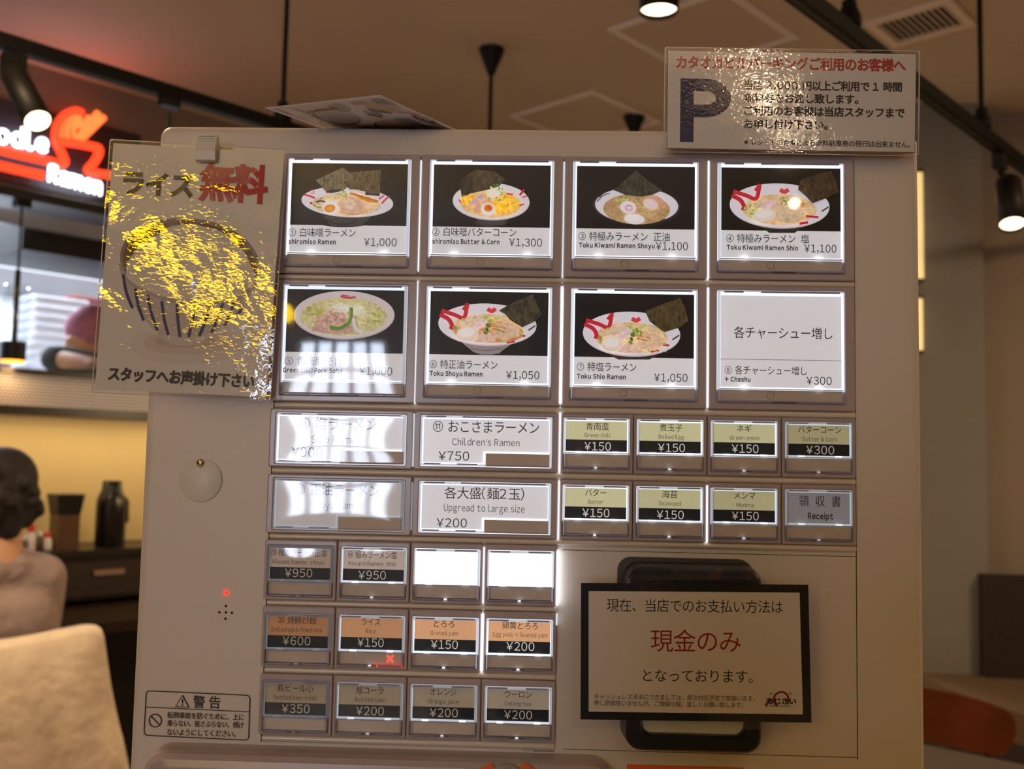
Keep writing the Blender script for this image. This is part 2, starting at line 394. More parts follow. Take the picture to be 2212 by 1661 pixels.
def ell(cx, cy_, rx, ry, rot=0, n=40, a0=0, a1=360):
    t = math.radians(rot); out = []
    for k in range(n):
        a = math.radians(a0+(a1-a0)*k/(n if a1-a0 == 360 else n-1)); u, v = rx*math.cos(a), ry*math.sin(a)
        out.append((cx+u*math.cos(t)-v*math.sin(t), cy_+u*math.sin(t)+v*math.cos(t)))
    return out
def stroke(mb, sh, pts, wd, col, glow=0.0, mt=None, taper=False):
    mb.layer += 1; off = sh.n*(mb.layer*STEP); L = []; R_ = []
    for i, p in enumerate(pts):
        a = pts[max(i-1, 0)]; b = pts[min(i+1, len(pts)-1)]; dx, dy = b[0]-a[0], b[1]-a[1]; l = math.hypot(dx, dy) or 1
        ww = wd/2*(1-0.75*i/(len(pts)-1) if taper else 1)
        L.append((p[0]-dy/l*ww, p[1]+dx/l*ww)); R_.append((p[0]+dy/l*ww, p[1]-dx/l*ww))
    vs = [sh.fn(*p)+off for p in L+R_]; n = len(pts)
    mb.add(vs, [(i, i+1, n+i+1, n+i) for i in range(n-1)], mt or M['ink'], (*lin(col), glow))
def crop(ox, oy, sc_): return lambda pts: [(ox+p[0]/sc_, oy+p[1]/sc_) for p in pts]

# ================================================================== THE ROOM
D = 3.82                                             # distance of the kitchen wall, measured across the room's own axes
zk = lambda py, b=D, px=100: atb(px, py, b).z
b = MB(); b.bb(-9, 6, -7, 9, -0.1, 0, M['floor']); structure(b.build('floor'))
b = MB(); b.bb(-9, 6, -7, 9, CEIL, CEIL+0.1, M['ceil']); structure(b.build('ceiling'))
Z_HEAD, Z_SILL, Z_BAND, Z_LOW = zk(438), zk(803), zk(880, D-0.04), zk(897, D-0.04)
b = MB()
b.rb(-9, 9, D, D+0.12, Z_HEAD, CEIL, M['wallb'])
b.rb(-9, 0.2, D, D+0.12, 0, Z_HEAD, M['wallb']); b.rb(4.2, 9, D, D+0.12, 0, Z_HEAD, M['wallb'])
structure(b.build('wall_left'))
b = MB(); b.rb(0.2, 4.2, D, D+0.12, 0, Z_SILL-0.02, M['wally']); structure(b.build('wall_counter'))
b = MB(); b.rb(0.2, 4.2, D-0.13, D+0.06, Z_HEAD-0.035, Z_HEAD, M['black']); structure(b.build('trim_1'))
b = MB(); b.rb(0.2, 4.2, D-0.07, D+0.30, Z_SILL-0.02, Z_SILL, M['black']); structure(b.build('trim_2'))
# perforated front below the pass-through, closed by a dark rail that carries the counter light
pf = MB(); pf.rb(0.2, 4.2, D-0.04, D-0.03, Z_BAND, Z_SILL-0.02, M['perf'])
pfo = tag(pf.build('perforated_panel'), 'perforated metal band under the kitchen pass-through, above the yellow lit wall', 'panel')
b = MB(); b.rb(0.2, 4.2, D-0.06, D, Z_LOW, Z_BAND, M['black']); b.build('light_rail', pfo)
for s in (1.35, 2.25, 3.1):
    p = room(s, D-0.16, Z_LOW-0.03); light('counter_light', 'AREA', p, 1.15, (1.0, 0.77, 0.38), room(s, D-0.04, 0.9), 0.9, sy_=0.05)
# the kitchen behind the pass-through
K1 = D+1.7
b = MB(); b.rb(-0.6, 4.8, K1, K1+0.1, 0, CEIL, M['ktile']); structure(b.build('wall_kitchen'))
b = MB(); b.rb(-0.7, -0.6, D+0.12, K1, 0, CEIL, M['ktile']); structure(b.build('wall_kitchen_end'))
b = MB(); b.rb(4.8, 4.9, D+0.12, K1, 0, CEIL, M['ktile']); structure(b.build('wall_kitchen_side'))
light('kitchen_light', 'AREA', room(2.0, D+1.05, CEIL-0.05), 190, COOL, room(2.0, D+1.15, 0), 1.8, sy_=0.8)
# hood: a steel fascia with a dark hollow below it
zf = lambda py, bb: atb(100, py, bb).z
hd = thing('extractor_hood', room(1.9, D+0.5, zf(500, D+0.25)), 'steel extractor hood across the top of the kitchen opening', 'hood')
b = MB(); b.rb(0.3, 4.1, D+0.24, D+0.27, zf(498, D+0.25), Z_HEAD+0.1, M['steel']); b.build('fascia', hd)
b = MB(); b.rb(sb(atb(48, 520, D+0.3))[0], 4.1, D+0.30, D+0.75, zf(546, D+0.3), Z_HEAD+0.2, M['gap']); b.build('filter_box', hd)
sl = thing('shelf_light', room(1.9, D+1.3, zf(580, D+1.3)), 'long white lamp tube glowing under the kitchen shelf', 'lamp')
b = MB(); b.rb(1.2, 3.4, D+1.48, D+1.54, zf(588, D+1.5), zf(566, D+1.5), mat('tube_white', (240, 246, 255), 0.4, emit=1.0)); b.build('tube', sl)
b = MB(); b.rb(1.1, 3.5, D+1.46, D+1.7, zf(566, D+1.5), zf(556, D+1.5), M['steel']); b.build('bracket', sl)
cb = thing('kitchen_bench', room(2.0, D+1.1, 0), 'steel work bench behind the pass-through', 'bench')
b = MB(); b.rb(0.0, 4.5, D+0.95, D+1.45, zf(800, D+1.0)-0.03, zf(800, D+1.0), M['steel']); b.build('top', cb)
for s in (0.1, 4.4):
    for bb in (D+1.0, D+1.4):
        b = MB(); b.rb(s-0.02, s+0.02, bb-0.02, bb+0.02, 0, zf(800, D+1.0)-0.03, M['steel']); b.build('leg', cb)
# white trays and bowls stacked on that bench
def tray(p, w_, h_):
    b = MB(); o1 = rrect(p, A, B, w_, w_*0.8, 0.03); o2 = rrect(p+Z*h_*0.8, A, B, w_*1.06, w_*0.86, 0.03)
    n = len(o1); b.add(o1+o2, [(i, (i+1) % n, n+(i+1) % n, n+i) for i in range(n)]+[tuple(reversed(range(n)))], M['dish'], smooth=True)
    b.prism(o2, Z*h_*0.12, M['dish']); return b.build('food_tray')
zb = zf(800, D+1.0); q = atb(112, 760, D+1.15); s0 = sb(q)[0]
names = ['bottom', 'second lowest', 'third lowest', 'fourth lowest', 'fifth', 'third from the top', 'second from the top', 'top']
for i in range(8):
    o = tray(room(s0, D+1.17, zb+0.0005+i*0.046), 0.26, 0.046); tag(o, 'white food tray in the tall kitchen stack, %s one' % names[i], 'tray', 'white trays on the kitchen bench')
q = atb(76, 775, D+1.1); s0 = sb(q)[0]-0.06
for i in range(4):
    b = MB(); p = room(s0-0.12, D+1.08, zb+0.0005+i*0.03); b.lathe(p, [(0.045, 0), (0.05, 0.006), (0.085, 0.026), (0.088, 0.029), (0.082, 0.027), (0.04, 0.008)], M['dish'], n=28)
    tag(b.build('rice_bowl'), 'white bowl in the short stack left of the trays, %s' % ['lowest', 'second', 'third', 'topmost'][i], 'bowl', 'white bowls on the kitchen bench')

# front partition on the right, with a shallow pier at its near end
YW = 3.40
xl = at(1972, 800, YW-0.10).x; xm = at(2128, 800, YW-0.10).x
b = MB(); b.bb(xl, xm, YW-0.10, YW+0.25, 0, CEIL, mat('grey_wall', (136, 136, 134), 0.85, noise=0.03, nscale=3)); structure(b.build('wall_pier'))
b = MB(); b.bb(xm, 5.0, YW, YW+0.2, 0, CEIL, M['wallr']); structure(b.build('wall_right'))
b = MB(); b.bb(-9, 6, 8.0, 8.1, 0, CEIL, M['wallr']); structure(b.build('wall_back'))
b = MB(); b.bb(5.0, 5.1, -7, 8.0, 0, CEIL, M['wallr']); structure(b.build('wall_side'))
# the wall behind the photographer with the window whose blind mirrors in the buttons
YR = -6.0; wx0, wx1, wz0, wz1 = -1.78, -0.98, 0.90, 2.12
b = MB(); b.bb(-9, wx0, YR-0.15, YR, 0, CEIL, M['wallr']); b.bb(wx1, 5.1, YR-0.15, YR, 0, CEIL, M['wallr'])
b.bb(wx0, wx1, YR-0.15, YR, 0, wz0, M['wallr']); b.bb(wx0, wx1, YR-0.15, YR, wz1, CEIL, M['wallr']); structure(b.build('wall_rear'))
b = MB(); b.bb(wx0, wx1, YR-0.12, YR-0.10, wz0, wz1, M['daylight'])
for k in range(6):
    x = wx0+(wx1-wx0)*k/5; b.bb(x-0.020, x+0.020, YR-0.08, YR-0.06, wz0, wz1, M['slat'])
for z in (wz0+0.42, wz0+0.95): b.bb(wx0, wx1, YR-0.085, YR-0.06, z-0.02, z+0.02, M['slat'])
structure(b.build('window_1'))

# ------------------------------------------------------------------ ceiling: hatches, vent, tracks, lamps
def hatch(s0, s1, b0, b1, label):
    t = thing('ceiling_hatch', room((s0+s1)/2, (b0+b1)/2, CEIL-0.004), label, 'hatch', 'access hatches in the ceiling')
    w_ = 0.022
    b = MB(); z0, z1 = CEIL-0.006, CEIL
    for off, ww in ((0, 0.010), (0.014, 0.010)):
        a0, a1, c0, c1 = s0+off, s1-off, b0+off, b1-off
        b.rb(a0, a1, c0, c0+ww, z0, z1, M['trimw']); b.rb(a0, a1, c1-ww, c1, z0, z1, M['trimw'])
        b.rb(a0, a0+ww, c0+ww, c1-ww, z0, z1, M['trimw']); b.rb(a1-ww, a1, c0+ww, c1-ww, z0, z1, M['trimw'])
    b.build('frame', t)
    b = MB(); b.rb(s0+0.026, s1-0.026, b0+0.026, b1-0.026, CEIL-0.002, CEIL, M['ceil']); b.build('panel', t)
hatch(2.575, 3.045, 1.53, 1.985, 'square ceiling hatch with white trim left of the parking notice')
hatch(2.98, 3.45, 2.36, 2.815, 'ceiling hatch whose corner peeps over the ticket machine')
v = thing('ceiling_vent', room(3.19, 1.18, CEIL), 'slatted air vent in the ceiling at the upper right', 'vent')
s0, s1, b0, b1 = 3.073, 3.308, 1.042, 1.314; fw = 0.026
b = MB()
b.rb(s0, s1, b0, b0+fw, CEIL-0.012, CEIL, M['grey']); b.rb(s0, s1, b1-fw, b1, CEIL-0.012, CEIL, M['grey'])
b.rb(s0, s0+fw, b0+fw, b1-fw, CEIL-0.012, CEIL, M['grey']); b.rb(s1-fw, s1, b0+fw, b1-fw, CEIL-0.012, CEIL, M['grey']); b.build('frame', v)
b = MB(); b.rb(s0+fw, s1-fw, b0+fw, b1-fw, CEIL-0.001, CEIL, M['gap']); b.build('backing', v)
b = MB(); n = 11
for k in range(n):
    c = b0+fw+(b1-b0-2*fw)*(k+0.5)/n
    b.box(room((s0+s1)/2, c, CEIL-0.006), M['grey'], A, (B*0.8+Z*0.6).normalized(), (Z*0.8-B*0.6).normalized(), (s1-s0-2*fw, 0.0125, 0.0018))
b.build('slat_panel', v)

ZR = 2.31
def track(name_label, s0, s1, bb, rods, z=ZR):
    t = thing('lighting_track', room((s0+s1)/2, bb, z), name_label, 'track', 'black lighting tracks')
    b = MB(); b.rb(s0, s1, bb-0.017, bb+0.017, z-0.017, z+0.017, M['rail']); b.rb(s0, s1, bb-0.006, bb+0.006, z-0.018, z-0.0165, M['gap']); b.build('rail', t)
    for s in rods:
        r_ = MB(); r_.cyl(room(s, bb, z+0.017), room(s, bb, CEIL), 0.0075, M['rail']); r_.lathe(room(s, bb, CEIL-0.02), [(0.03, 0), (0.03, 0.02)], M['rail'])
        ro = r_.build('rod', t)
        c = MB(); c.lathe(room(s, bb, z+0.0175), [(0.026, 0), (0.026, 0.018), (0.016, 0.045), (0.016, 0.055)], M['rail']); c.build('clamp', ro)
track('black lighting track on the left, running in front of the neon sign', -2.5, 5.5, 2.44, (-1.6, 1.62, 4.4))
track('black lighting track on the right, behind the parking notice', -1.0, 5.2, 0.92, (-0.4, 2.07, 2.95))
def spot(top, lens, r, label, mount, watts, glow, spot_deg=60):
    """track spot: tin from top to lens, arm up to the mount point"""
    ax = (lens-top).normalized(); t = thing('spot_lamp', mount, label, 'spot lamp', 'black track spot lamps'); L = (lens-top).length
    b = MB(); b.lathe(top, [(0.0, -0.012), (r*0.7, -0.010), (r, 0.004), (r, L), (r*0.93, L), (r*0.90, L-0.012)], M['rail_b'], ax, 36, cap=False); hb = b.build('housing', t)
    b = MB(); b.lathe(lens-ax*0.010, [(0.0, 0), (r*0.90, 0), (r*0.90, 0.001), (0, 0.001)], glow, ax, 32, cap=False); b.build('lens', hb)
    b = MB(); b.tube([mount, mount-Z*0.03, top-ax*0.008], 0.010, M['rail_b']); b.build('arm', t)
    b = MB(); b.box(mount, M['rail_b'], A, B, Z, (0.05, 0.03, 0.045)); b.build('adapter', t)
    if watts: light('lamp_light', 'SPOT', lens+ax*0.004, watts, (1.0, 0.76, 0.5), lens+ax, 0.02, spot_deg, 0.7)
tp = atd(30, 160, 2.36); ln = atd(83, 264, 2.26)
spot(tp, ln, 0.031, 'black spot lamp on the left track, lit lens over the neon sign', room(sb(atz(38, 128, ZR-0.04))[0], 2.44, ZR-0.045), 14, M['lens_s'])
tp = atd(2177, 392, 3.08); ln = atd(2187, 486, 3.0)
spot(tp, ln, 0.038, 'black spot lamp on the right track beside the machine', room(sb(atz(2168, 345, ZR-0.04))[0], 0.92, ZR-0.045), 14, M['lens_s'])
ln = atd(1423, 26, 2.0); tp = ln+Z*0.13; m_ = Vector((ln.x, ln.y, ln.z+0.20))
spot(tp, ln, 0.040, 'black spot lamp cut by the top edge above the parking notice', m_, 10, M['lens_s'])
b = MB(); b.cyl(m_, Vector((m_.x, m_.y, CEIL)), 0.0075, M['rail']); st = b.build('drop_rod', bpy.data.objects['spot_lamp.002'])
def pendant(p, drop, label):
    t = thing('pendant_lamp', p, label, 'pendant lamp', 'pendant lamps with cone roses')
    b = MB(); b.lathe(p-Z*0.098, [(0.010, 0), (0.012, 0.004), (0.044, 0.086), (0.046, 0.094), (0.046, 0.098)], M['rail_b'], n=36); b.build('ceiling_rose', t)
    b = MB(); b.cyl(p-Z*0.097, p-Z*drop, 0.0075, M['rail_b']); b.build('cord', t)
    b = MB(); b.lathe(p-Z*(drop+0.16), [(0.10, 0), (0.095, 0.03), (0.03, 0.14), (0.012, 0.16)], M['rail_b'], n=32, cap=False); b.build('shade', t)
    light('pendant_light', 'POINT', p-Z*(drop+0.20), 16, WARM2, size=0.06)
pendant(atz(1062, 106, CEIL), 1.0, 'black pendant lamp with cone ceiling rose above the ticket machine')
pendant(atz(1370, 250, CEIL), 1.0, 'black pendant lamp rose far behind, left of the parking notice')

# ------------------------------------------------------------------ neon sign on the kitchen wall
g8 = crop(0, 60, 4.1515); DN = D-0.06
W8 = lambda x, y, dd=0.0: atb(x/4.1515, 60+y/4.1515, DN-dd)
ns = thing('neon_sign', atb(110, 330, D-0.01), 'red and white neon sign of noodles lifted from a bowl', 'neon sign')
b = MB(); z1, z0 = atb(0, 215, D).z, atb(0, 392, D).z
b.rb(0.2, sb(atb(300, 330, D))[0], D-0.012, D-0.001, z0, z1, M['board']); b.build('sign_board', ns)
def smooth(pts, k=6):
    out = []; P = [pts[0]]+list(pts)+[pts[-1]]
    for i in range(1, len(P)-2):
        for j in range(k):
            t = j/k; q = []
            for a in range(2):
                p0, p1, p2, p3 = P[i-1][a], P[i][a], P[i+1][a], P[i+2][a]
                q.append(0.5*((2*p1)+(-p0+p2)*t+(2*p0-5*p1+4*p2-p3)*t*t+(-p0+3*p1-3*p2+p3)*t**3))
            out.append(tuple(q))
    return out+[pts[-1]]
def neon(name, lines, r, m, sm=True):
    b = MB()
    for l in lines: b.tube([W8(*p) for p in (smooth(l) if sm else l)], r, m, 10)
    return b.build(name, ns)
neon('bar_tube', [[(-700, 900), (0, 1092), (300, 1165), (470, 1205), (545, 1225), (580, 1195), (550, 1120), (512, 1040), (500, 970), (515, 880), (575, 795), (670, 750), (740, 770)]], 0.0165, M['neon_r'])
neon('bar_tube', [[(-700, 1070), (0, 1238), (390, 1328)]], 0.0165, M['neon_r'], False)
neon('bowl_tube', [[(520, 1012), (700, 1040), (850, 1070), (885, 1085), (885, 1130), (840, 1210), (790, 1270), (815, 1295), (960, 1318), (1300, 1372)]], 0.0165, M['neon_r'])
neon('noodle_tube', [[(560, 1000), (545, 930), (575, 850), (650, 800), (730, 815)], [(620, 1000), (600, 940), (625, 875), (690, 838), (740, 850)], [(690, 1000), (655, 940), (680, 890), (730, 870)]], 0.0085, M['neon_o'])
neon('chopstick_tube', [[(700, 985), (880, 760)], [(730, 1000), (935, 800)], [(715, 870), (770, 855), (800, 800)]], 0.012, M['neon_o'], False)
def neon_word(s, x0, y0, x1, y1, hgt, name):
    """tube lettering along the wall between two points of the sign"""
    L = layout(s, 0.07, 0.04); a, c = min(p[0] for q, _ in L for p in q), max(p[0] for q, _ in L for p in q)
    pa, pb = W8(x0, y0), W8(x1, y1); e = (pb-pa)/(c-a); h_ = hgt; b = MB()
    for q, fs in L:
        b.add([pa+e*(u-a)+Z*(v*h_)-B*(0.012*w_) for u, v, w_ in q], fs, M['neon_w'])
    b.build(name, ns)
neon_word('Noodle', -330, 880, 432, 1045, 0.088, 'noodle_lettering')
neon_word('Ramen', 430, 1295, 910, 1430, 0.085, 'ramen_lettering')
light('neon_glow', 'AREA', W8(720, 900, 0.10), 0.4, (1.0, 0.16, 0.10), W8(720, 100, 0.35), 0.30)
light('neon_glow', 'AREA', W8(450, 1200, 0.10), 0.5, (0.8, 0.8, 1.0), W8(450, 1200, 1.5), 0.30)

# ------------------------------------------------------------------ glass tube pendant in front of the pass-through
p0 = atb(29, 760, D-0.09); dpn = (p0-CAM).dot(FWD); px_ = dpn/F
t = thing('glass_pendant', p0, 'pendant lamp with clear glass tube and amber glow, far left', 'pendant lamp')
zc0 = atd(27, 779, dpn).z; zc1 = atd(27, 738, dpn).z; zg1 = atd(34, 616, dpn).z; zr1 = atd(36, 580, dpn).z; ztop = Z_HEAD-0.035
P3 = lambda z: Vector((p0.x, p0.y, z))
b = MB(); b.cyl(P3(zc0), P3(zc1), 25*px_, M['rail_b'], n=32); cp_ = b.build('cap', t)
b = MB(); b.lathe(P3(zc0-0.006), [(0, 0), (24*px_, 0), (24*px_, 0.006)], M['amber'], n=28, cap=False); b.build('diffuser', cp_)
b = MB(); b.lathe(P3(zc1-0.01), [(29*px_, 0), (29*px_, zg1-zc1)], M['glass'], n=40, cap=False); b.lathe(P3(zg1-0.003), [(29*px_, 0), (28*px_, 0.003), (27*px_, 0)], M['glass'], n=40, cap=False); b.build('glass_tube', t)
b = MB(); b.cyl(P3(zc1), P3(zr1), 6*px_, M['rail_b'], n=16); b.build('rod', t)
b = MB(); b.cyl(P3(zr1), P3(ztop), 2.6*px_, M['rail_b'], n=12); b.build('cord', t)
b = MB(); b.box(P3(ztop-0.012), M['rail_b'], A, B, Z, (0.05, 0.05, 0.024)); b.build('mount_box', t)
light('pendant_light', 'POINT', P3(zc0-0.03), 0.6, (1.0, 0.6, 0.25), size=0.03)
# thin cord that drops from the left track behind the machine
q0 = room(sb(atz(355, 205, ZR))[0], 2.44, ZR-0.017)
t = thing('track_pendant', q0, 'thin black pendant cord dropping from the left track behind the machine', 'pendant lamp')
b = MB(); b.box(q0-Z*0.012, M['rail_b'], A, B, Z, (0.05, 0.03, 0.024)); b.build('adapter', t)
b = MB(); b.cyl(q0-Z*0.04, q0-Z*0.55, 0.006, M['rail_b'], n=12); b.build('cord', t)
b = MB(); b.lathe(q0-Z*0.70, [(0.03, 0), (0.03, 0.13), (0.008, 0.15)], M['rail_b'], n=24); b.build('shade', t)

# ------------------------------------------------------------------ the counter under the pass-through and what stands on it
BF = D-0.32; zt = atb(230, 1186, BF).z; zm = atb(230, 1292, BF).z; ZT = zm-0.02
ct = thing('counter', room(2.0, D-0.3, 0), 'dark counter with raised shelf along the yellow lit wall', 'counter')
b = MB(); b.rb(0.2, 4.2, BF-0.01, D, zt-0.025, zt, M['counter']); b.build('shelf_top', ct)
b = MB(); b.rb(0.2, 4.2, BF, BF+0.02, zm, zt-0.025, M['counter']); fp = b.build('shelf_front', ct)
for s in (1.55, 2.3):
    b = MB(); q = sb(atb(230, 1235, BF))[0] if s == 1.55 else s+0.1
    b.rb(q-0.17, q+0.17, BF-0.006, BF-0.0005, zm+0.012, zt-0.045, mat('drawer_brown', (52, 42, 36), 0.4)); dr = b.build('drawer', ct)
    b = MB(); b.rb(q-0.05, q+0.06, BF-0.016, BF-0.006, zt-0.090, zt-0.072, mat('dull_label', (150, 120, 108), 0.6)); b.build('handle', dr)
BT = sb(atz(220, 1345, ZT))[1]
b = MB(); b.rb(0.2, 4.2, BT, D, ZT-0.035, ZT, mat('table_brown', (44, 33, 25), 0.85, spec=0.1)); b.build('table_top', ct)
b = MB(); b.rb(0.2, 4.2, D-0.06, D-0.001, 0, ZT-0.035, M['gap']); b.build('back_board', ct)
for s in (0.5, 3.9):
    b = MB(); b.rb(s-0.03, s+0.03, BT+0.05, BT+0.11, 0, ZT-0.035, M['gap']); b.build('leg', ct)
def on_shelf(px, back=0.14): q = sb(atb(px, 1180, BF+back)); return room(q[0], q[1], zt+0.0005)
p = on_shelf(236, 0.12); k = (p-CAM).dot(FWD)/F
t = thing('thermos_bottle', p, 'tall black thermos bottle on the counter shelf beside the machine', 'thermos')
b = MB(); b.lathe(p, [(29*k, 0), (31*k, 0.004), (31*k, 80*k), (30*k, 98*k), (25*k, 112*k)], M['thermos'], n=40); b.build('flask', t)
b = MB(); b.lathe(p+Z*112*k, [(25*k, 0), (21*k, 8*k), (20*k, 27*k), (18*k, 28*k)], M['black'], n=36); b.build('lid', t)
b = MB(); b.tube([p+A*(29*k)+Z*104*k, p+A*(36*k)+Z*94*k, p+A*(37*k)+Z*52*k, p+A*(30*k)+Z*46*k], 0.007, M['black']); b.build('handle', t)
p = on_shelf(137, 0.12); k = (p-CAM).dot(FWD)/F
t = thing('utensil_box', p, 'brown utensil box with flared black top on the counter shelf', 'box')
b = MB(); w_ = 46*k
b.box(p+Z*36*k, M['boxbr'], A, B, Z, (w_, w_, 72*k)); b.build('container', t)
b = MB(); o1 = rrect(p+Z*72*k, A, B, w_*1.04, w_*1.04, 0.004); o2 = rrect(p+Z*116*k, A, B, w_*1.3, w_*1.3, 0.004); n = len(o1)
b.add(o1+o2, [(i, (i+1) % n, n+(i+1) % n, n+i) for i in range(n)]+[tuple(range(n, 2*n)), tuple(reversed(range(n)))], M['black']); b.build('lid', t)
for i, (px, hh, m_, lab) in enumerate(((66, 54, 'redp', 'red-capped sauce bottle on the counter beside the seated person'), (84, 40, 'steel', 'small shiny shaker between the red bottles on the counter'), (101, 36, 'redp', 'short red jar left of the brown utensil box'), (50, 32, 'steel', 'shiny jar half hidden by the neck of the seated person'))):
    p = on_shelf(px, 0.10); k = (p-CAM).dot(FWD)/F
    t = thing('condiment_bottle', p, lab, 'condiment', 'condiments on the counter shelf')
    b = MB(); b.lathe(p, [(9*k, 0), (10*k, 2*k), (10*k, hh*0.55*k), (6*k, hh*0.75*k)], M['paper'] if m_ == 'redp' else M['boxbr'], n=20); b.build('jar', t)
    b = MB(); b.lathe(p+Z*hh*0.72*k, [(7.5*k, 0), (7.5*k, hh*0.24*k), (5*k, hh*0.28*k)], M[m_], n=20); b.build('cap', t)

# ------------------------------------------------------------------ figures
def blob(name, caps, m, parent, voxel=0.012, it=6, label=None):
    """one continuous skin over tapering limbs: rounded limbs merged and smoothed into a single surface"""
    bmv = []; bmf = []
    for (a, c, ra, rc) in caps:
        a = Vector(a); c = Vector(c); ax = (c-a); L = ax.length or 1e-4; ax = ax/L if L > 1e-4 else Z; e = ax.orthogonal().normalized(); g = ax.cross(e)
        prof = [(ra*math.sin(t), -ra*math.cos(t)) for t in [math.pi/2*k/5 for k in range(6)]]+[(rc*math.cos(t), L+rc*math.sin(t)) for t in [math.pi/2*k/5 for k in range(6)]]
        base = len(bmv); n = 20
        for (r, h) in prof:
            for k in range(n):
                q = 2*math.pi*k/n; bmv.append(a+ax*h+(e*math.cos(q)+g*math.sin(q))*max(r, 1e-4))
        for i in range(len(prof)-1):
            for k in range(n): bmf.append((base+i*n+k, base+i*n+(k+1) % n, base+(i+1)*n+(k+1) % n, base+(i+1)*n+k))
        bmf.append(tuple(base+k for k in reversed(range(n)))); bmf.append(tuple(base+(len(prof)-1)*n+k for k in range(n)))
    me = bpy.data.meshes.new(name); me.from_pydata([tuple(v) for v in bmv], [], bmf); me.update()
    o = bpy.data.objects.new(name+'_tmp', me); C.objects.link(o)
    r = o.modifiers.new('r', 'REMESH'); r.mode = 'VOXEL'; r.voxel_size = voxel
    s = o.modifiers.new('s', 'SMOOTH'); s.iterations = it; s.factor = 0.5
    dg = bpy.context.evaluated_depsgraph_get(); me2 = bpy.data.meshes.new_from_object(o.evaluated_get(dg)); bpy.data.objects.remove(o)
    me2.name = name; me2.materials.clear(); me2.materials.append(m)
    me2.polygons.foreach_set('use_smooth', [True]*len(me2.polygons))
    o = bpy.data.objects.new(name, me2); C.objects.link(o); hang(o, parent)
    if label: o['label'] = label
    return o
# seated diner seen from behind; faces the counter (direction B)
dp = 2.78; hc = atd(5, 1062, dp); Pn = Vector((hc.x, hc.y, 0)); LF = -A; RT = A; FR = B
H = lambda r_, f_, z: Pn+RT*r_+FR*f_+Z*z
hz = hc.z; shz = atd(100, 1212, dp).z-0.045; zs = 0.46
pr = thing('person', H(0, 0.02, 0), 'person with dark hair in dusty pink top seated at the counter, seen from behind', 'person')
arm_r = [(H(0.118, 0, shz-0.01), H(0.140, 0.06, shz-0.17), 0.050, 0.042), (H(0.140, 0.06, shz-0.17), H(0.14, 0.30, shz-0.16), 0.040, 0.030)]
arm_l = [(H(-0.118, 0, shz-0.01), H(-0.150, 0.06, shz-0.19), 0.050, 0.042), (H(-0.150, 0.06, shz-0.19), H(-0.12, 0.30, shz-0.16), 0.040, 0.030)]
caps = [(H(0, 0.0, hz-0.02), H(0, 0.01, hz+0.03), 0.076, 0.082), (H(0, 0.045, hz-0.045), H(0, 0.05, hz-0.07), 0.058, 0.045), (H(0, 0.10, hz-0.025), H(0, 0.112, hz-0.04), 0.012, 0.014),
        (H(-0.074, 0.01, hz-0.03), H(-0.078, 0.005, hz-0.005), 0.012, 0.016), (H(0.074, 0.01, hz-0.03), H(0.078, 0.005, hz-0.005), 0.012, 0.016),
        (H(0, -0.01, hz-0.08), H(0, -0.015, shz+0.02), 0.052, 0.058),
        (H(-0.10, 0, shz-0.015), H(0.10, 0, shz-0.015), 0.055, 0.055), (H(0, -0.012, shz+0.05), H(0.095, 0, shz), 0.05, 0.05), (H(0, -0.012, shz+0.05), H(-0.095, 0, shz), 0.05, 0.05), (H(-0.05, 0, shz-0.12), H(0.05, 0, shz-0.12), 0.095, 0.095),
        (H(-0.03, 0.02, shz-0.26), H(0.03, 0.02, shz-0.26), 0.10, 0.10), (H(-0.07, 0.03, zs+0.13), H(0.07, 0.03, zs+0.13), 0.12, 0.12)]+arm_r+arm_l
for sg in (-1, 1):
    caps += [(H(sg*0.09, 0.05, zs+0.09), H(sg*0.10, 0.44, zs+0.07), 0.080, 0.058), (H(sg*0.10, 0.44, zs+0.07), H(sg*0.10, 0.40, 0.08), 0.055, 0.038), (H(sg*0.10, 0.38, 0.035), H(sg*0.10, 0.55, 0.03), 0.036, 0.03)]
    hx = H(sg*0.135, 0.30, shz-0.16); caps += [(hx, H(sg*0.11, 0.38, shz-0.165), 0.028, 0.024)]
    for k in range(4): caps.append((H(sg*(0.095+0.018*k), 0.37, shz-0.165), H(sg*(0.088+0.018*k), 0.43-0.012*abs(k-1.5), shz-0.178), 0.0095, 0.008))
    caps.append((H(sg*0.10, 0.33, shz-0.155), H(sg*0.06, 0.365, shz-0.155), 0.011, 0.009))
blob('body', caps, M['skin'], pr, 0.009, 5)
G = 0.013
sc_ = [(H(-0.035, -0.014, shz+0.02), H(0.035, -0.014, shz+0.02), 0.05+G, 0.05+G), (H(-0.10, 0, shz-0.015), H(0.10, 0, shz-0.015), 0.055+G, 0.055+G), (H(0.03, -0.012, shz+0.03), H(0.098, 0, shz), 0.047+G, 0.05+G), (H(-0.03, -0.012, shz+0.03), H(-0.098, 0, shz), 0.047+G, 0.05+G), (H(-0.055, 0, shz-0.12), H(0.055, 0, shz-0.12), 0.095+G, 0.095+G), (H(-0.04, 0.02, shz-0.26), H(0.04, 0.02, shz-0.26), 0.103+G, 0.103+G), (H(-0.075, 0.03, zs+0.14), H(0.075, 0.03, zs+0.14), 0.122+G, 0.122+G)]
for arm in (arm_r, arm_l): sc_ += [(arm[0][0], arm[0][1], 0.058+G, 0.050+G), (arm[1][0], arm[1][0]+(arm[1][1]-arm[1][0])*0.35, 0.048+G, 0.044+G)]
blob('shirt', sc_, M['shirt'], pr, 0.012, 5, 'dusty pink long top')
leg_ = []
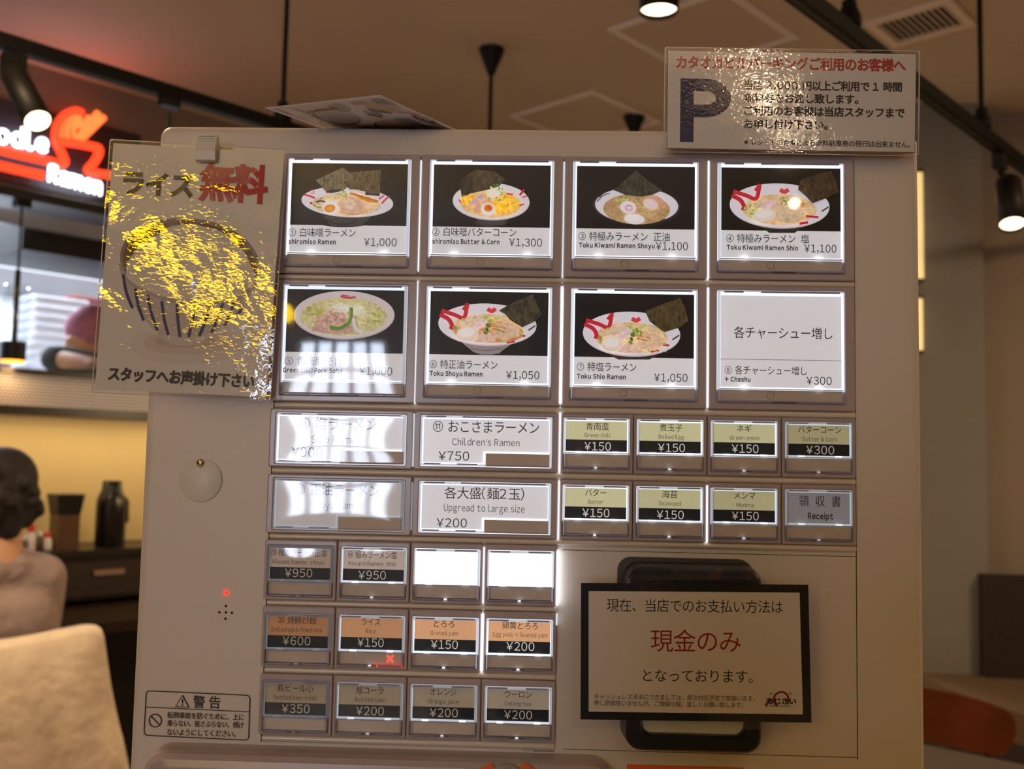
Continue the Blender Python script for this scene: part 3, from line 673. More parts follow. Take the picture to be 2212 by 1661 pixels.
for sg in (-1, 1): leg_ += [(H(sg*0.09, 0.05, zs+0.09), H(sg*0.10, 0.44, zs+0.07), 0.092, 0.070), (H(sg*0.10, 0.44, zs+0.07), H(sg*0.10, 0.40, 0.14), 0.067, 0.052)]
blob('trousers', leg_, M['gap'], pr, 0.014, 4, 'dark trousers')
hr = [(H(0, -0.012, hz-0.01), H(0, 0.0, hz+0.035), 0.086, 0.092), (H(-0.055, -0.01, hz-0.04), H(-0.05, -0.03, hz-0.075), 0.045, 0.03), (H(0.055, -0.01, hz-0.04), H(0.05, -0.03, hz-0.075), 0.045, 0.03), (H(0, -0.045, hz-0.05), H(0, -0.05, hz-0.095), 0.055, 0.038)]
for k in range(26):
    a = random.uniform(0, 6.28); q = H(math.cos(a)*0.086, -0.02+math.sin(a)*0.075-0.01, hz+random.uniform(-0.06, 0.06)); hr.append((q, q+Z*0.012, 0.018, 0.015))
blob('hair', hr, M['hair'], pr, 0.008, 3)
# cook behind the pass-through, head bowed, pink bandana
b0 = D+0.62; hk = atb(194, 716, b0); kz = hk.z; KP = Vector((hk.x, hk.y, 0)); f2 = (-A*0.97-B*0.25).normalized(); r2 = Vector((f2.y, -f2.x, 0))
Hk = lambda r_, f_, z: KP+r2*r_+f2*f_+Z*z
ck = thing('person', Hk(0, 0, 0), 'cook in a pink bandana and dark grey shirt bending over the kitchen pass-through', 'person')
sh1 = Hk(-0.20, -0.10, kz-0.20); sh2 = Hk(0.20, -0.10, kz-0.20); el1 = atb(120, 775, b0-0.12); hd1 = atb(190, 783, b0-0.30); el2 = Hk(0.26, 0.08, kz-0.40); hd2 = Hk(0.10, 0.28, kz-0.36)
kc = [(Hk(0, 0, kz-0.02), Hk(0, 0, kz+0.02), 0.080, 0.085), (Hk(0, 0.06, kz-0.06), Hk(0, 0.075, kz-0.08), 0.055, 0.045), (Hk(0, 0.105, kz-0.04), Hk(0, 0.115, kz-0.055), 0.012, 0.014), (Hk(0, -0.04, kz-0.08), Hk(0, -0.08, kz-0.18), 0.055, 0.06),
      (sh1, sh2, 0.07, 0.07), (Hk(-0.08, -0.12, kz-0.35), Hk(0.08, -0.12, kz-0.35), 0.12, 0.12), (Hk(-0.07, -0.18, kz-0.62), Hk(0.07, -0.18, kz-0.62), 0.125, 0.125),
      (sh1, el1, 0.055, 0.045), (el1, hd1, 0.042, 0.030), (sh2, el2, 0.055, 0.045), (el2, hd2, 0.042, 0.03), (hd1, hd1+(hd1-el1).normalized()*0.08, 0.03, 0.026), (hd2, hd2+f2*0.08, 0.03, 0.026)]
for sg in (-1, 1): kc += [(Hk(sg*0.09, -0.2, kz-0.66), Hk(sg*0.10, -0.12, 0.48), 0.085, 0.06), (Hk(sg*0.10, -0.12, 0.48), Hk(sg*0.10, -0.18, 0.08), 0.058, 0.04), (Hk(sg*0.10, -0.18, 0.04), Hk(sg*0.10, -0.02, 0.035), 0.04, 0.034)]
for hd_, el_ in ((hd1, el1), (hd2, el2)):
    dn = (hd_-el_).normalized(); sd = dn.cross(Z).normalized()
    for k in range(4): kc.append((hd_+dn*0.08+sd*(0.018*(k-1.5)), hd_+dn*(0.145-0.01*abs(k-1.5))+sd*(0.019*(k-1.5))-Z*0.015, 0.0095, 0.008))
    kc.append((hd_+dn*0.03+sd*0.03, hd_+dn*0.07+sd*0.055, 0.011, 0.009))
blob('body', kc, M['skin'], ck, 0.011, 5)
kt = [(sh1, sh2, 0.085, 0.085), (Hk(-0.08, -0.12, kz-0.35), Hk(0.08, -0.12, kz-0.35), 0.136, 0.136), (Hk(-0.07, -0.18, kz-0.62), Hk(0.07, -0.18, kz-0.62), 0.14, 0.14), (sh1, el1, 0.072, 0.062), (sh2, el2, 0.072, 0.062)]
blob('shirt', kt, M['cloth_d'], ck, 0.014, 5, 'dark grey shirt')
kp = [(Hk(sg*0.09, -0.2, kz-0.66), Hk(sg*0.10, -0.12, 0.48), 0.10, 0.075) for sg in (-1, 1)]+[(Hk(sg*0.10, -0.12, 0.48), Hk(sg*0.10, -0.18, 0.12), 0.072, 0.056) for sg in (-1, 1)]
blob('trousers', kp, M['gap'], ck, 0.016, 4, 'dark trousers')
blob('bandana', [(Hk(0, -0.012, kz+0.012), Hk(0, -0.01, kz+0.03), 0.094, 0.095), (Hk(0, 0.02, kz-0.005), Hk(0, 0.03, kz+0.01), 0.085, 0.085), (Hk(0, -0.09, kz-0.01), Hk(0.02, -0.12, kz-0.06), 0.03, 0.022)], M['bandana'], ck, 0.010, 4, 'pink patterned bandana')

c0, c1 = atb(150, 700, D+1.30), atb(222, 648, D+1.30); sA, sB = sb(c0)[0], sb(c1)[0]
kb = thing('storage_box', room((sA+sB)/2, D+1.32, zb+0.001), 'dull red box on the kitchen bench behind the cook in the bandana', 'box')
b = MB(); b.rb(sA, sB, D+1.26, D+1.42, zb+0.001, c1.z-0.012, mat('dull_red', (84, 34, 34), 0.6)); b.build('container', kb)
b = MB(); b.rb(sA-0.008, sB+0.008, D+1.252, D+1.428, c1.z-0.012, c1.z, mat('dull_red_lid', (92, 40, 38), 0.6)); b.build('lid', kb)

# ------------------------------------------------------------------ plush-covered chair behind the diner
dc = 2.42
ch = thing('dining_chair', Vector((atd(60, 1500, dc).x, atd(60, 1500, dc).y+0.1, 0)), 'dining chair with cream plush cover over its high back, lower left', 'chair')
ol = [(-330, 1440), (-200, 1418), (-60, 1392), (60, 1374), (150, 1356), (196, 1349), (215, 1358), (222, 1395), (233, 1470), (248, 1545), (263, 1605), (280, 1690), (292, 1760), (-330, 1760)]
nrm = (-B*0.75-A*0.05-Z*0.0).normalized()
pc = atd(0, 1500, dc)
def onpl(px, py):
    d = ray(px, py); return CAM+d*((pc-CAM).dot(nrm)/d.dot(nrm))
ring_ = [onpl(*p) for p in smooth(ol, 4)]
b = MB(); th = 0.085; N = len(ring_); ctr = sum(ring_, Vector())/N
loops = []
for (k, ins) in ((0.0, 0.88), (0.10, 0.955), (0.28, 0.99), (0.5, 1.0), (0.72, 0.99), (0.9, 0.955), (1.0, 0.88)):
    loops.append([ctr+(p-ctr)*ins-nrm*(th*(k-0.5)) for p in ring_])
vs = [p for l in loops for p in l]; fs = []
for i in range(len(loops)-1):
    for k in range(N): fs.append((i*N+k, i*N+(k+1) % N, (i+1)*N+(k+1) % N, (i+1)*N+k))
ca, cb_ = len(vs), len(vs)+1; vs += [ctr+nrm*th*0.56, ctr-nrm*th*0.56]
for k in range(N): fs.append((ca, (k+1) % N, k)); fs.append((cb_, (len(loops)-1)*N+k, (len(loops)-1)*N+(k+1) % N))
b.add(vs, fs, M['plush'], smooth=True); bk = b.build('back_cover', ch, 'cream plush cover')
zbk = min(v.z for v in ring_)
b = MB(); cc = Vector((ctr.x, ctr.y, 0)); b.prism(rrect(cc+B*0.27+Z*0.40, A, B, 0.44, 0.44, 0.05), Z*0.05, M['plush']); b.build('seat', ch)
for sx_ in (-0.18, 0.18):
    for fy in (0.08, 0.45):
        b = MB(); b.cyl(cc+A*sx_+B*fy, cc+A*sx_+B*fy+Z*0.40, 0.014, M['black'], 0.017, n=12); b.build('leg', ch)
    b = MB(); b.cyl(cc+A*sx_+B*0.05+Z*0.42, cc+A*sx_+B*0.01+Z*(zbk+0.06), 0.014, M['black'], n=12); b.build('back_post', ch)

# ------------------------------------------------------------------ right side: bench, chair, table, lanterns on the pier
bn = thing('upholstered_bench', Vector((2.2, YW-0.3, 0)), 'upholstered wall bench with dark backrest at the lower right', 'bench')
ZS = at(2116, 1464, YW-0.16).z; s_ = [atz(2050, 1490, ZS), atz(2085, 1502, ZS), atz(2212, 1543, ZS)]
e = (s_[2]-s_[1]).normalized()
out = [Vector((atz(2050, 1490, ZS).x, YW-0.105, 0)), Vector((s_[0].x, s_[0].y, 0)), Vector((s_[1].x, s_[1].y, 0)), Vector((s_[1].x, s_[1].y, 0))+Vector((e.x, e.y, 0))*1.5, Vector((s_[1].x+e.x*1.5, YW-0.105, 0))]
b = MB(); b.prism([p+Z*(ZS-0.10) for p in out], Z*0.10, M['seat']); b.build('seat', bn)
b = MB(); b.prism([p+Z*0.001 for p in out], Z*(ZS-0.101), M['seatd']); b.build('base', bn)
xb = at(2116, 1350, YW-0.11).x; zb1 = at(2140, 1240, YW-0.12).z
b = MB(); b.bb(xb, xb+1.4, YW-0.16, YW-0.105, ZS+0.001, zb1, M['seatd']); b.build('backrest', bn)
tb = thing('dining_table', Vector((1.2, 1.5, 0)), 'grey brown table top at the lower right edge', 'table')
zt_ = 0.72; e0, e1 = atz(1985, 1606, zt_), atz(2212, 1652, zt_); dd = (e1-e0).normalized(); nn = Vector((-dd.y, dd.x, 0))
c0 = e0-dd*0.25; c1 = e0+dd*0.85
b = MB(); b.prism([c0, c1, c1-nn*0.55, c0-nn*0.55], -Z*0.03, M['tabl']); b.build('top', tb)
b = MB(); mid = (c0+c1)/2-nn*0.28; b.lathe(Vector((mid.x, mid.y, 0.0)), [(0.2, 0), (0.2, 0.015), (0.03, 0.025), (0.03, 0.69)], M['black'], n=24); b.build('pedestal', tb)
dw = 2.55; wc = thing('dining_chair', Vector((atd(2060, 1550, dw).x, atd(2060, 1550, dw).y+0.1, 0)), 'chair with curved red-brown plywood back beyond the table, lower right', 'chair')
ol = [(1900, 1470), (1999, 1486), (2080, 1502), (2146, 1522), (2182, 1541), (2195, 1566), (2193, 1592), (2180, 1617), (2158, 1632), (2120, 1626), (1999, 1601), (1900, 1582), (1885, 1525)]
pw = atd(2060, 1550, dw); nw = (-Y*0.93+X*0.25).normalized()
def onpw(px, py):
    d = ray(px, py); return CAM+d*((pw-CAM).dot(nw)/d.dot(nw))
b = MB(); b.prism([onpw(*p) for p in smooth(ol+[ol[0]], 5)[:-1]], -nw*0.014, M['wood'], smooth=False); b.build('backrest', wc)
ux = Z.cross(nw).normalized(); gp = Vector((pw.x, pw.y, 0))-ux*0.0
zlow = min(onpw(*p).z for p in ol)
b = MB(); b.prism(rrect(gp+nw*0.27+Z*0.42, ux, nw, 0.42, 0.42, 0.06), Z*0.02, M['wood']); b.build('seat', wc)
for sx_ in (-0.17, 0.17):
    for fy in (0.06, 0.45):
        b = MB(); b.cyl(gp+ux*sx_+nw*fy, gp+ux*sx_*0.9+nw*(fy*0.9+0.02)+Z*0.42, 0.012, M['black'], n=12); b.build('leg', wc)
    b = MB(); b.cyl(gp+ux*sx_*0.7-nw*0.05+Z*0.40, gp+ux*sx_*0.7-nw*0.026+Z*(zlow+0.05), 0.010, M['black'], n=12); b.build('back_post', wc)
yl = YW-0.105
for i, (y0, y1, lab) in enumerate(((372, 606, 'upper lit paper lantern showing just beside the machine edge'), (645, 760, 'lower lit paper lantern showing just beside the machine edge'))):
    a_, c_ = at(1966, y1-3, yl-0.03), at(1993, y0, yl-0.05)
    t = thing('paper_lantern', Vector(((a_.x+c_.x)/2, yl, a_.z)), lab, 'wall lamp', 'lit lanterns on the grey pier')
    b = MB(); b.bb(a_.x, c_.x, yl-0.05, yl-0.004, a_.z, c_.z, M['warmpane']); b.build('shade', t)
    b = MB(); b.bb(a_.x-0.004, c_.x+0.003, yl-0.052, yl, a_.z-0.012, a_.z, M['black']); b.build('base_bar', t)
    b = MB(); b.bb(a_.x-0.004, c_.x+0.003, yl-0.052, yl, c_.z, c_.z+0.012, M['black']); b.build('top_bar', t)
# the photographer, standing behind the camera between the window and the machine
ph = thing('person', Vector((0.07, -1.0, 0)), 'person in dark clothes standing before the ticket machine with raised hands', 'person')
PH = lambda x, y, z: Vector((0.07+x, -0.98+y, z))
leg2 = []; arms = []
for sg in (-1, 1):
    leg2 += [(PH(sg*0.09, 0, 0.80), PH(sg*0.09, 0.01, 0.45), 0.085, 0.06), (PH(sg*0.09, 0.01, 0.45), PH(sg*0.09, -0.02, 0.09), 0.056, 0.04)]
    arms += [(PH(sg*0.18, 0, 1.25), PH(sg*0.22, 0.10, 1.03), 0.046, 0.04), (PH(sg*0.22, 0.10, 1.03), PH(sg*0.10-0.08, 0.22, 1.25), 0.038, 0.03)]
tors = [(PH(-0.13, 0, 1.25), PH(0.13, 0, 1.25), 0.06, 0.06), (PH(-0.08, 0, 1.12), PH(0.08, 0, 1.12), 0.10, 0.10), (PH(-0.06, 0, 0.95), PH(0.06, 0, 0.95), 0.10, 0.10), (PH(-0.07, 0, 0.82), PH(0.07, 0, 0.82), 0.11, 0.11)]
bod = tors+arms+leg2+[(PH(0, -0.005, 1.33), PH(0, 0.01, 1.40), 0.05, 0.05), (PH(0, 0, 1.46), PH(0, 0, 1.51), 0.076, 0.082), (PH(0, 0.05, 1.43), PH(0, 0.06, 1.41), 0.055, 0.042), (PH(0, 0.10, 1.455), PH(0, 0.112, 1.44), 0.012, 0.014), (PH(-0.076, 0, 1.45), PH(-0.078, 0, 1.475), 0.012, 0.015), (PH(0.076, 0, 1.45), PH(0.078, 0, 1.475), 0.012, 0.015)]
for sg in (-1, 1):
    bod += [(PH(sg*0.09, -0.02, 0.045), PH(sg*0.10, 0.14, 0.035), 0.04, 0.033), (PH(sg*0.10-0.08, 0.22, 1.25), PH(sg*0.075-0.08, 0.27, 1.31), 0.03, 0.026)]
    for k in range(4): bod.append((PH(sg*0.075-0.08, 0.285-0.012*k, 1.31+0.012*k), PH(sg*0.03-0.08, 0.305-0.012*k, 1.335+0.014*k), 0.0095, 0.008))
    bod.append((PH(sg*0.085-0.08, 0.25, 1.29), PH(sg*0.045-0.08, 0.255, 1.325), 0.011, 0.009))
blob('body', bod, M['skin'], ph, 0.011, 5)
inf = lambda L, g: [(a, c, ra+g, rc+g) for a, c, ra, rc in L]
blob('jacket', inf(tors+arms[0:1]+arms[2:3]+[(a, a.lerp(c, 0.75), ra, rc) for a, c, ra, rc in arms[1::2]], 0.016), M['cloth_d'], ph, 0.014, 5, 'dark jacket')
blob('trousers', inf(leg2, 0.014), M['gap'], ph, 0.014, 4, 'dark trousers')
blob('hair', [(PH(0, -0.015, 1.48), PH(0, -0.005, 1.53), 0.086, 0.088), (PH(0, -0.06, 1.45), PH(0, -0.06, 1.30), 0.06, 0.05)], M['hair'], ph, 0.010, 4)
tp = Vector((-1.62, 1.18, 2.20)); tgt = Vector((-1.15, 1.75, 0.9)); dv = (tgt-tp).normalized(); tp = room(0.15, 2.44, ZR-0.13); dv = (Vector((-1.1, 1.7, 0.8))-tp).normalized()
spot(tp, tp+dv*0.15, 0.031, 'unseen black spot lamp added on the left track to light the plush chair', room(0.15, 2.44, ZR-0.045), 34, M['lens'], 75)  # extra lamp out of view, added to brighten the chair
# lamps behind the photographer that mirror in the films and buttons
for (x, y, z, lab) in ((0.62, -2.30, 2.52, 'nearest'), (0.92, -3.20, 2.62, 'middle'), (1.21, -4.20, 2.65, 'farthest')):
    spot(Vector((x+0.05, y-0.12, z+0.07)), Vector((x, y, z)), 0.024, 'spot lamp behind the photographer, %s of the three in a row' % lab, Vector((x+0.05, y-0.12, CEIL-0.023)), 2, M['lens'])
yt = thing('yellow_light_strip', Vector((-1.5, -4.2, 2.2)), 'long yellow lamp strip mirrored in the rice notice', 'lamp')
b = MB(); b.cyl(Vector((-1.47, -2.9, 2.15)), Vector((-1.51, -4.7, 2.15)), 0.065, M['yellow'], n=20); b.build('tube', yt)
for y in (-3.1, -4.5):
    b = MB(); b.cyl(Vector((-1.5, y, 2.21)), Vector((-1.5, y, CEIL)), 0.006, M['rail'], n=10); b.build('hanger', yt)

# ================================================================== THE TICKET MACHINE
GX = [-0.18+0.045*k for k in range(9)]
ROWS = [(0.1910, 0.1144), (0.1104, 0.0339), (0.0295, -0.0067), (-0.0110, -0.0472), (-0.0512, -0.0877), (-0.0915, -0.1280), (-0.1322, -0.1685)]
ROWS = [(a+1.35, c+1.35) for a, c in ROWS]
PX = 0.000283
BL, BR, BT_, BF_ = -0.2600, 0.2216, 1.5603, 0.004
tm = thing('ticket_machine', Vector((-0.02, 0.16, 0)), 'cream white meal ticket machine covered with lit menu buttons', 'ticket machine')
# housing: front plate with rounded edges wrapping back
def lofted(b, loops, m, close0=True, close1=True, smooth=True):
    n = len(loops[0]); vs = [p for l in loops for p in l]; fs = []
    for i in range(len(loops)-1):
        for k in range(n): fs.append((i*n+k, i*n+(k+1) % n, (i+1)*n+(k+1) % n, (i+1)*n+k))
    b.add(vs, fs, m, smooth=smooth)
    if close0: b.add(loops[0], [tuple(range(n))], m)
    if close1: b.add(loops[-1], [tuple(reversed(range(n)))], m)
b = MB(); cxm, czm = (BL+BR)/2, BT_/2+0.01; wm, hm = BR-BL, BT_-0.02
R_ = 0.006; lp = []
for k in range(7):
    a = math.pi/2*k/6; ins = R_*(1-math.sin(a)); yy = BF_+R_*(1-math.cos(a))
    lp.append(rrect((cxm, yy, czm), X, Z, wm-2*ins, hm-2*ins, 0.0075-ins*0.5, 6))
lp.append(rrect((cxm, 0.32, czm), X, Z, wm, hm, 0.0075, 6))
lofted(b, lp, M['body'], smooth=False); hs = b.build('housing', tm)
for k in (1, -1):
    for yy in (0.04, 0.28):
        b = MB(); b.cyl((cxm+k*(wm/2-0.05), yy, 0), (cxm+k*(wm/2-0.05), yy, 0.022), 0.02, M['black'], n=16); b.build('foot', tm)
# seams of the door: thin dark slots around the button field and the payment panel
def seam(x0, x1, z0, z1):
    b = MB(); b.bb(x0, x1, BF_-0.0003, BF_+0.001, z0, z1, M['gap']); b.build('door_seam', tm, 'thin dark seam')
px1 = at(1848, 900, BF_).x; ztp = at(1500, 1194, BF_).z; zbt = at(1500, 1626, BF_).z; zl = at(600, 1601, BF_).z
seam(px1-0.0003, px1+0.0001, at(1848, 1640, BF_).z, ROWS[0][0]); seam(at(1215, 1194, BF_).x, px1, ztp-0.0002, ztp+0.0001); seam(at(1215, 1626, BF_).x, px1, zbt-0.00012, zbt+0.0001)
seam(GX[0]+0.001, GX[4]-0.008, zl-0.0001, zl+0.0001)
for (z1, z0) in [(ROWS[i][1], ROWS[i+1][0]) for i in range(6)]+[(ROWS[6][1], ROWS[6][1]-0.005)]: seam(GX[0]+0.0012, GX[0]+0.0022, z0, z1)
# rounded bars between the button rows
for i in range(7):
    z1 = ROWS[i][1]; z0 = ROWS[i+1][0] if i < 6 else z1-0.0048; x1 = GX[8] if i < 4 else GX[4]-0.0004
    if i == 3: x1 = GX[8]
    b = MB(); h_ = z1-z0-0.0002; lp = []
    for k in range(7):
        a = math.pi*(k/6)-math.pi/2; lp.append((BF_-0.0005-0.0022*math.cos(a), z0+h_/2+h_/2*math.sin(a)))
    n = len(lp); x0 = GX[0]+0.0024
    vs = [(x0, y, z) for y, z in lp]+[(x1, y, z) for y, z in lp]
    b.add(vs, [(k, k+1, n+k+1, n+k) for k in range(n-1)], M['bar'], smooth=True)
    b.add([(x0, y, z) for y, z in lp], [tuple(range(n))], M['bar']); b.build('divider_bar', tm)
b = MB(); q = at(1131, 1606, BF_); q2 = at(1196, 1622, BF_); b.bb(q.x, q.x+0.0006, BF_-0.0003, BF_, q2.z, q.z, M['gap']); b.bb(q2.x-0.002, q2.x, BF_-0.0004, BF_, q2.z, q.z, M['steel']); b.bb(q.x, q.x+0.006, BF_-0.0005, BF_, q2.z-0.0006, q2.z+0.001, M['steel']); b.bb(q.x+0.006, q2.x, BF_-0.0003, BF_, q2.z-0.0004, q2.z, M['gap'])
b.build('panel_latch', tm)

CY = 0.0012                                        # depth of the printed cards
SH = Sheet(lambda x, y: at(x, y, CY))
LW = (0.86, 0.92, 1.0)
WH, BK = (236, 234, 232), (26, 25, 26)
def frame_mesh(b, x0, x1, z0, z1, ix0, ix1, iz0, iz1, m):
    def rc(a0, a1, c0, c1, y, r): return rrect(((a0+a1)/2, y, (c0+c1)/2), X, Z, a1-a0, c1-c0, r, 3)
    e = 0.0009
    L = [rc(x0, x1, z0, z1, 0.010, 0.0012), rc(x0, x1, z0, z1, e, 0.0012), rc(x0+e*0.3, x1-e*0.3, z0+e*0.3, z1-e*0.3, e*0.3, 0.0012), rc(x0+e, x1-e, z0+e, z1-e, 0, 0.0012),
         rc(ix0-0.0006, ix1+0.0006, iz0-0.0006, iz1+0.0006, 0, 0.001), rc(ix0, ix1, iz0, iz1, 0.0006, 0.0008), rc(ix0, ix1, iz0, iz1, 0.006, 0.0008)]
    lofted(b, L, m, False, False, False)
BUT = {}
def button(key, r, u0, u1, kind, ring, label, led=False):
    x0, x1 = GX[u0]+0.0002, GX[u1]-0.0002; z1, z0 = ROWS[r]; W_, H_ = (x1-x0), (z1-z0)
    if kind == 'L': co, ca, wi, line = (19, 297, 10, 256), (28, 289, 21, 221), (24, 291, 227, 250), (221, 227)
    elif kind == 'S':
        d_ = (0, 0, 0, 1.5, 3, 6, 4.5)[r]; co, ca, wi, line = (7, 152, 9+d_, 119+0.6*d_), (12.5, 146, 16+d_, 81+d_), (10, 149, 87+d_, 114+0.6*d_), None
    else: co, ca, wi, line = (14, 302, 9, 120), (21, 295, 17, 111), (158, 297, 90, 118), None
    ref = (318, 270) if kind == 'L' else ((159, 128) if kind == 'S' else (318, 128))
    fx = lambda p: x0+W_*p/ref[0]
    fz = lambda p: z1-H_*p/ref[1]
    bz = MB(); frame_mesh(bz, x0, x1, z0, z1, fx(co[0]), fx(co[1]), fz(co[3]), fz(co[2]), M['bezel'])
    root = bz.build('menu_button', tm, label)
    # lit plate behind the card
    g = MB(); c = (*LW, 1.25*ring+0.07); dim = (*LW, 1.2*ring+0.06)
    zb_ = fz(wi[2]) if kind != 'W' else fz(co[3]); i = 0.0003
    g.bb(fx(co[0])+i, fx(co[1])-i, 0.0026, 0.004, zb_, fz(co[2])-i, M['glow'], c)
    if kind != 'W': g.bb(fx(co[0])+i, fx(co[1])-i, 0.0036, 0.0046, fz(co[3])+i, zb_, M['acrylic'])
    g.build('light_panel', root)
    # beige indicator strip with the faint round and cross marks
    n_ = MB(); n_.bb(fx(wi[0]), fx(wi[1]), 0.0006 if kind == 'W' else 0.0012, 0.0035, fz(wi[3]), fz(wi[2]), M['window'])
    if kind == 'W':
        n_.bb(fx(wi[0]-5), fx(wi[0]-0.5), 0.0007, 0.003, fz(wi[3]), fz(wi[2]-4), M['glow'], c); n_.bb(fx(wi[0]-5), fx(wi[1]), 0.0007, 0.003, fz(wi[2]), fz(wi[2]-3.5), M['glow'], c)
    else:
        zc = (fz(wi[2])+fz(wi[3]))/2; xc = fx(wi[0]+(wi[1]-wi[0])*(0.62 if kind == 'L' else 0.80)); hs_ = 0.0021
        cm = M['ledx'] if led else mat_mark
        for sg in (1, -1): n_.box((xc, 0.0011, zc), cm, (X+Z*sg).normalized(), Y, (Z-X*sg).normalized(), (hs_*2.6, 0.0002, 0.0011 if led else 0.0002))
        if kind == 'L': n_.lathe((fx(wi[0]+(wi[1]-wi[0])*0.42), 0.0011, zc), [(0.0024, 0), (0.0024, 0.0001), (0.0022, 0.0001), (0.0022, 0)], mat_mark, Y, 20, cap=False)
        if led:
            for k in range(8): pass
            n_.bb(fx(84), fx(148), 0.0004, 0.0011, fz(121.5), fz(119.5), M['ledx'])
    n_.build('indicator_strip', root)
    # clear cap: bevelled side walls and a gently bowed front
    cv = MB(); ci, cyf = (0.0013 if kind != 'S' else 0.0010), -0.0030
    A0 = [(fx(co[0])+0.0003, 0.0012, fz(co[3])+0.0003), (fx(co[1])-0.0003, 0.0012, fz(co[3])+0.0003), (fx(co[1])-0.0003, 0.0012, fz(co[2])-0.0003), (fx(co[0])+0.0003, 0.0012, fz(co[2])-0.0003)]
    sg = [(1, 1), (-1, 1), (-1, -1), (1, -1)]
    A1 = [(p[0]+s_[0]*ci*0.35, cyf*0.6, p[2]+s_[1]*ci*0.35) for p, s_ in zip(A0, sg)]
    A2 = [(p[0]+s_[0]*ci, cyf, p[2]+s_[1]*ci) for p, s_ in zip(A0, sg)]
    cv.add(A0+A1+A2, [(i, (i+1) % 4, 4+(i+1) % 4, 4+i) for i in range(4)]+[(4+i, 4+(i+1) % 4, 8+(i+1) % 4, 8+i) for i in range(4)], M['acrylic'])
    n = 8; vs = []; bow = random.uniform(0.00003, 0.00008); tx, tz = random.uniform(-0.00003, 0.00003), random.uniform(-0.00003, 0.00003)
    for j in range(n+1):
        for k in range(n+1):
            u, v = k/n, j/n
            vs.append((A2[0][0]+(A2[1][0]-A2[0][0])*u, cyf-bow*(1-(2*u-1)**2)*(1-(2*v-1)**2)*4, A2[0][2]+(A2[3][2]-A2[0][2])*v))
    cv.add(vs, [(j*(n+1)+k, j*(n+1)+k+1, (j+1)*(n+1)+k+1, (j+1)*(n+1)+k) for j in range(n) for k in range(n)], M['cover'], smooth=True)
    # moulded ticks along the top and bottom edges of the cap
    def tick(a0, a1, p0, p1, m, col=(1, 1, 1, 0)): cv.bb(fx(a0), fx(a1), -0.0012, -0.0002, fz(p1), fz(p0), m, col)
    if kind == 'L':
        tick(34, 76, 12, 16, M['acr2']); tick(114, 284, 12, 16, M['acr2'])
        tick(70, 86, 221, 225, M['glow'], (*LW, 3.2*ring)); tick(232, 248, 221, 225, M['glow'], (*LW, 3.2*ring)); tick(26, 291, 225, 226.5, M['acr2'])
        for a0, a1, m in ((30, 80, 'acr2'), (84, 132, 'acr2'), (138, 190, 'acr3'), (196, 250, 'acr2'), (254, 288, 'acr2')): tick(a0, a1, 251.5, 255, M[m])
    elif kind == 'S':
        tick(14, 56, 10.5+d_, 13.5+d_, M['acr2']); tick(96, 144, 10.5+d_, 13.5+d_, M['acr2'])
        for a0, a1 in ((34, 48), (114, 128)): tick(a0, a1, 81+d_, 84.5+d_, M['glow'], (*LW, 3.0*ring))
        tick(10, 149, 84.5+d_, 86+d_, M['acr2'])
        for a0, a1, m in ((12, 60, 'acr2'), (64, 72, 'acr3'), (84, 92, 'acr3'), (96, 146, 'acr2')): tick(a0, a1, 115+0.6*d_, 118+0.6*d_, M[m])
        tick(75, 81, 114.5+0.6*d_, 117.5+0.6*d_, M['glow'], (*LW, 2.0*ring))
    else:
        tick(26, 70, 10.5, 13.5, M['acr2']); tick(106, 290, 10.5, 13.5, M['acr2'])
        for a0, a1 in ((24, 60), (96, 140)): tick(a0, a1, 113, 116, M['acr2'])
    cv.build('clear_cap', root)
    BUT[key] = (root, fx, fz, ca)
    return root
mat_mark = mat('faint_mark', (209, 193, 177), 0.5)
M['acr2'] = mat('acrylic_lavender', (150, 148, 186), 0.2); M['acr3'] = mat('acrylic_dark', (70, 68, 84), 0.25)
def card(key, base, glow, foot=None):
    root, fx, fz, ca = BUT[key]; b = MB()
    b.bb(fx(ca[0]), fx(ca[1]), CY, CY+0.0004, fz(ca[3]), fz(ca[2]), M['ink'], (*lin(base), glow)); return b, root, fx, fz, ca
def panel(b, fx, fz, a0, a1, p0, p1, col, glow, mt=None):
    b.layer += 1; y = CY-b.layer*STEP
    b.add([(fx(a0), y, fz(p1)), (fx(a1), y, fz(p1)), (fx(a1), y, fz(p0)), (fx(a0), y, fz(p0))], [(0, 1, 2, 3)], mt or M['ink'], (*lin(col), glow))

# ---- large picture buttons
def art(b, cr, g, items, cs):
    for it in items:
        k = it[0]
        if k == 'e': shape(b, SH, cr(ell(*it[1])), it[2], g, M[it[3]] if len(it) > 3 else None)
        elif k == 'p': shape(b, SH, cr(it[1]), it[2], g, M[it[3]] if len(it) > 3 else None)
        elif k == 's': stroke(b, SH, cr(smooth(it[1], 4) if len(it[1]) > 2 else it[1]), it[2]/cs, it[3], g, M[it[4]] if len(it) > 4 else None)
RED = (200, 44, 56); RIM = (232, 228, 232)
def noodles(cr_pts, n, ln, wd, col, seed):
    rnd = random.Random(seed); out = []
    (cx, cy_, rx, ry) = cr_pts
    for _ in range(n):
        a = rnd.uniform(0, 6.28); q = math.sqrt(rnd.random()); x, y = cx+rx*q*math.cos(a), cy_+ry*q*math.sin(a); t = rnd.uniform(-0.6, 0.6)
        out.append(('s', [(x, y), (x+ln*math.cos(t)*0.5, y+ln*math.sin(t)*0.5-ln*0.06), (x+ln*math.cos(t), y+ln*math.sin(t))], wd/1.0, col))
    return out
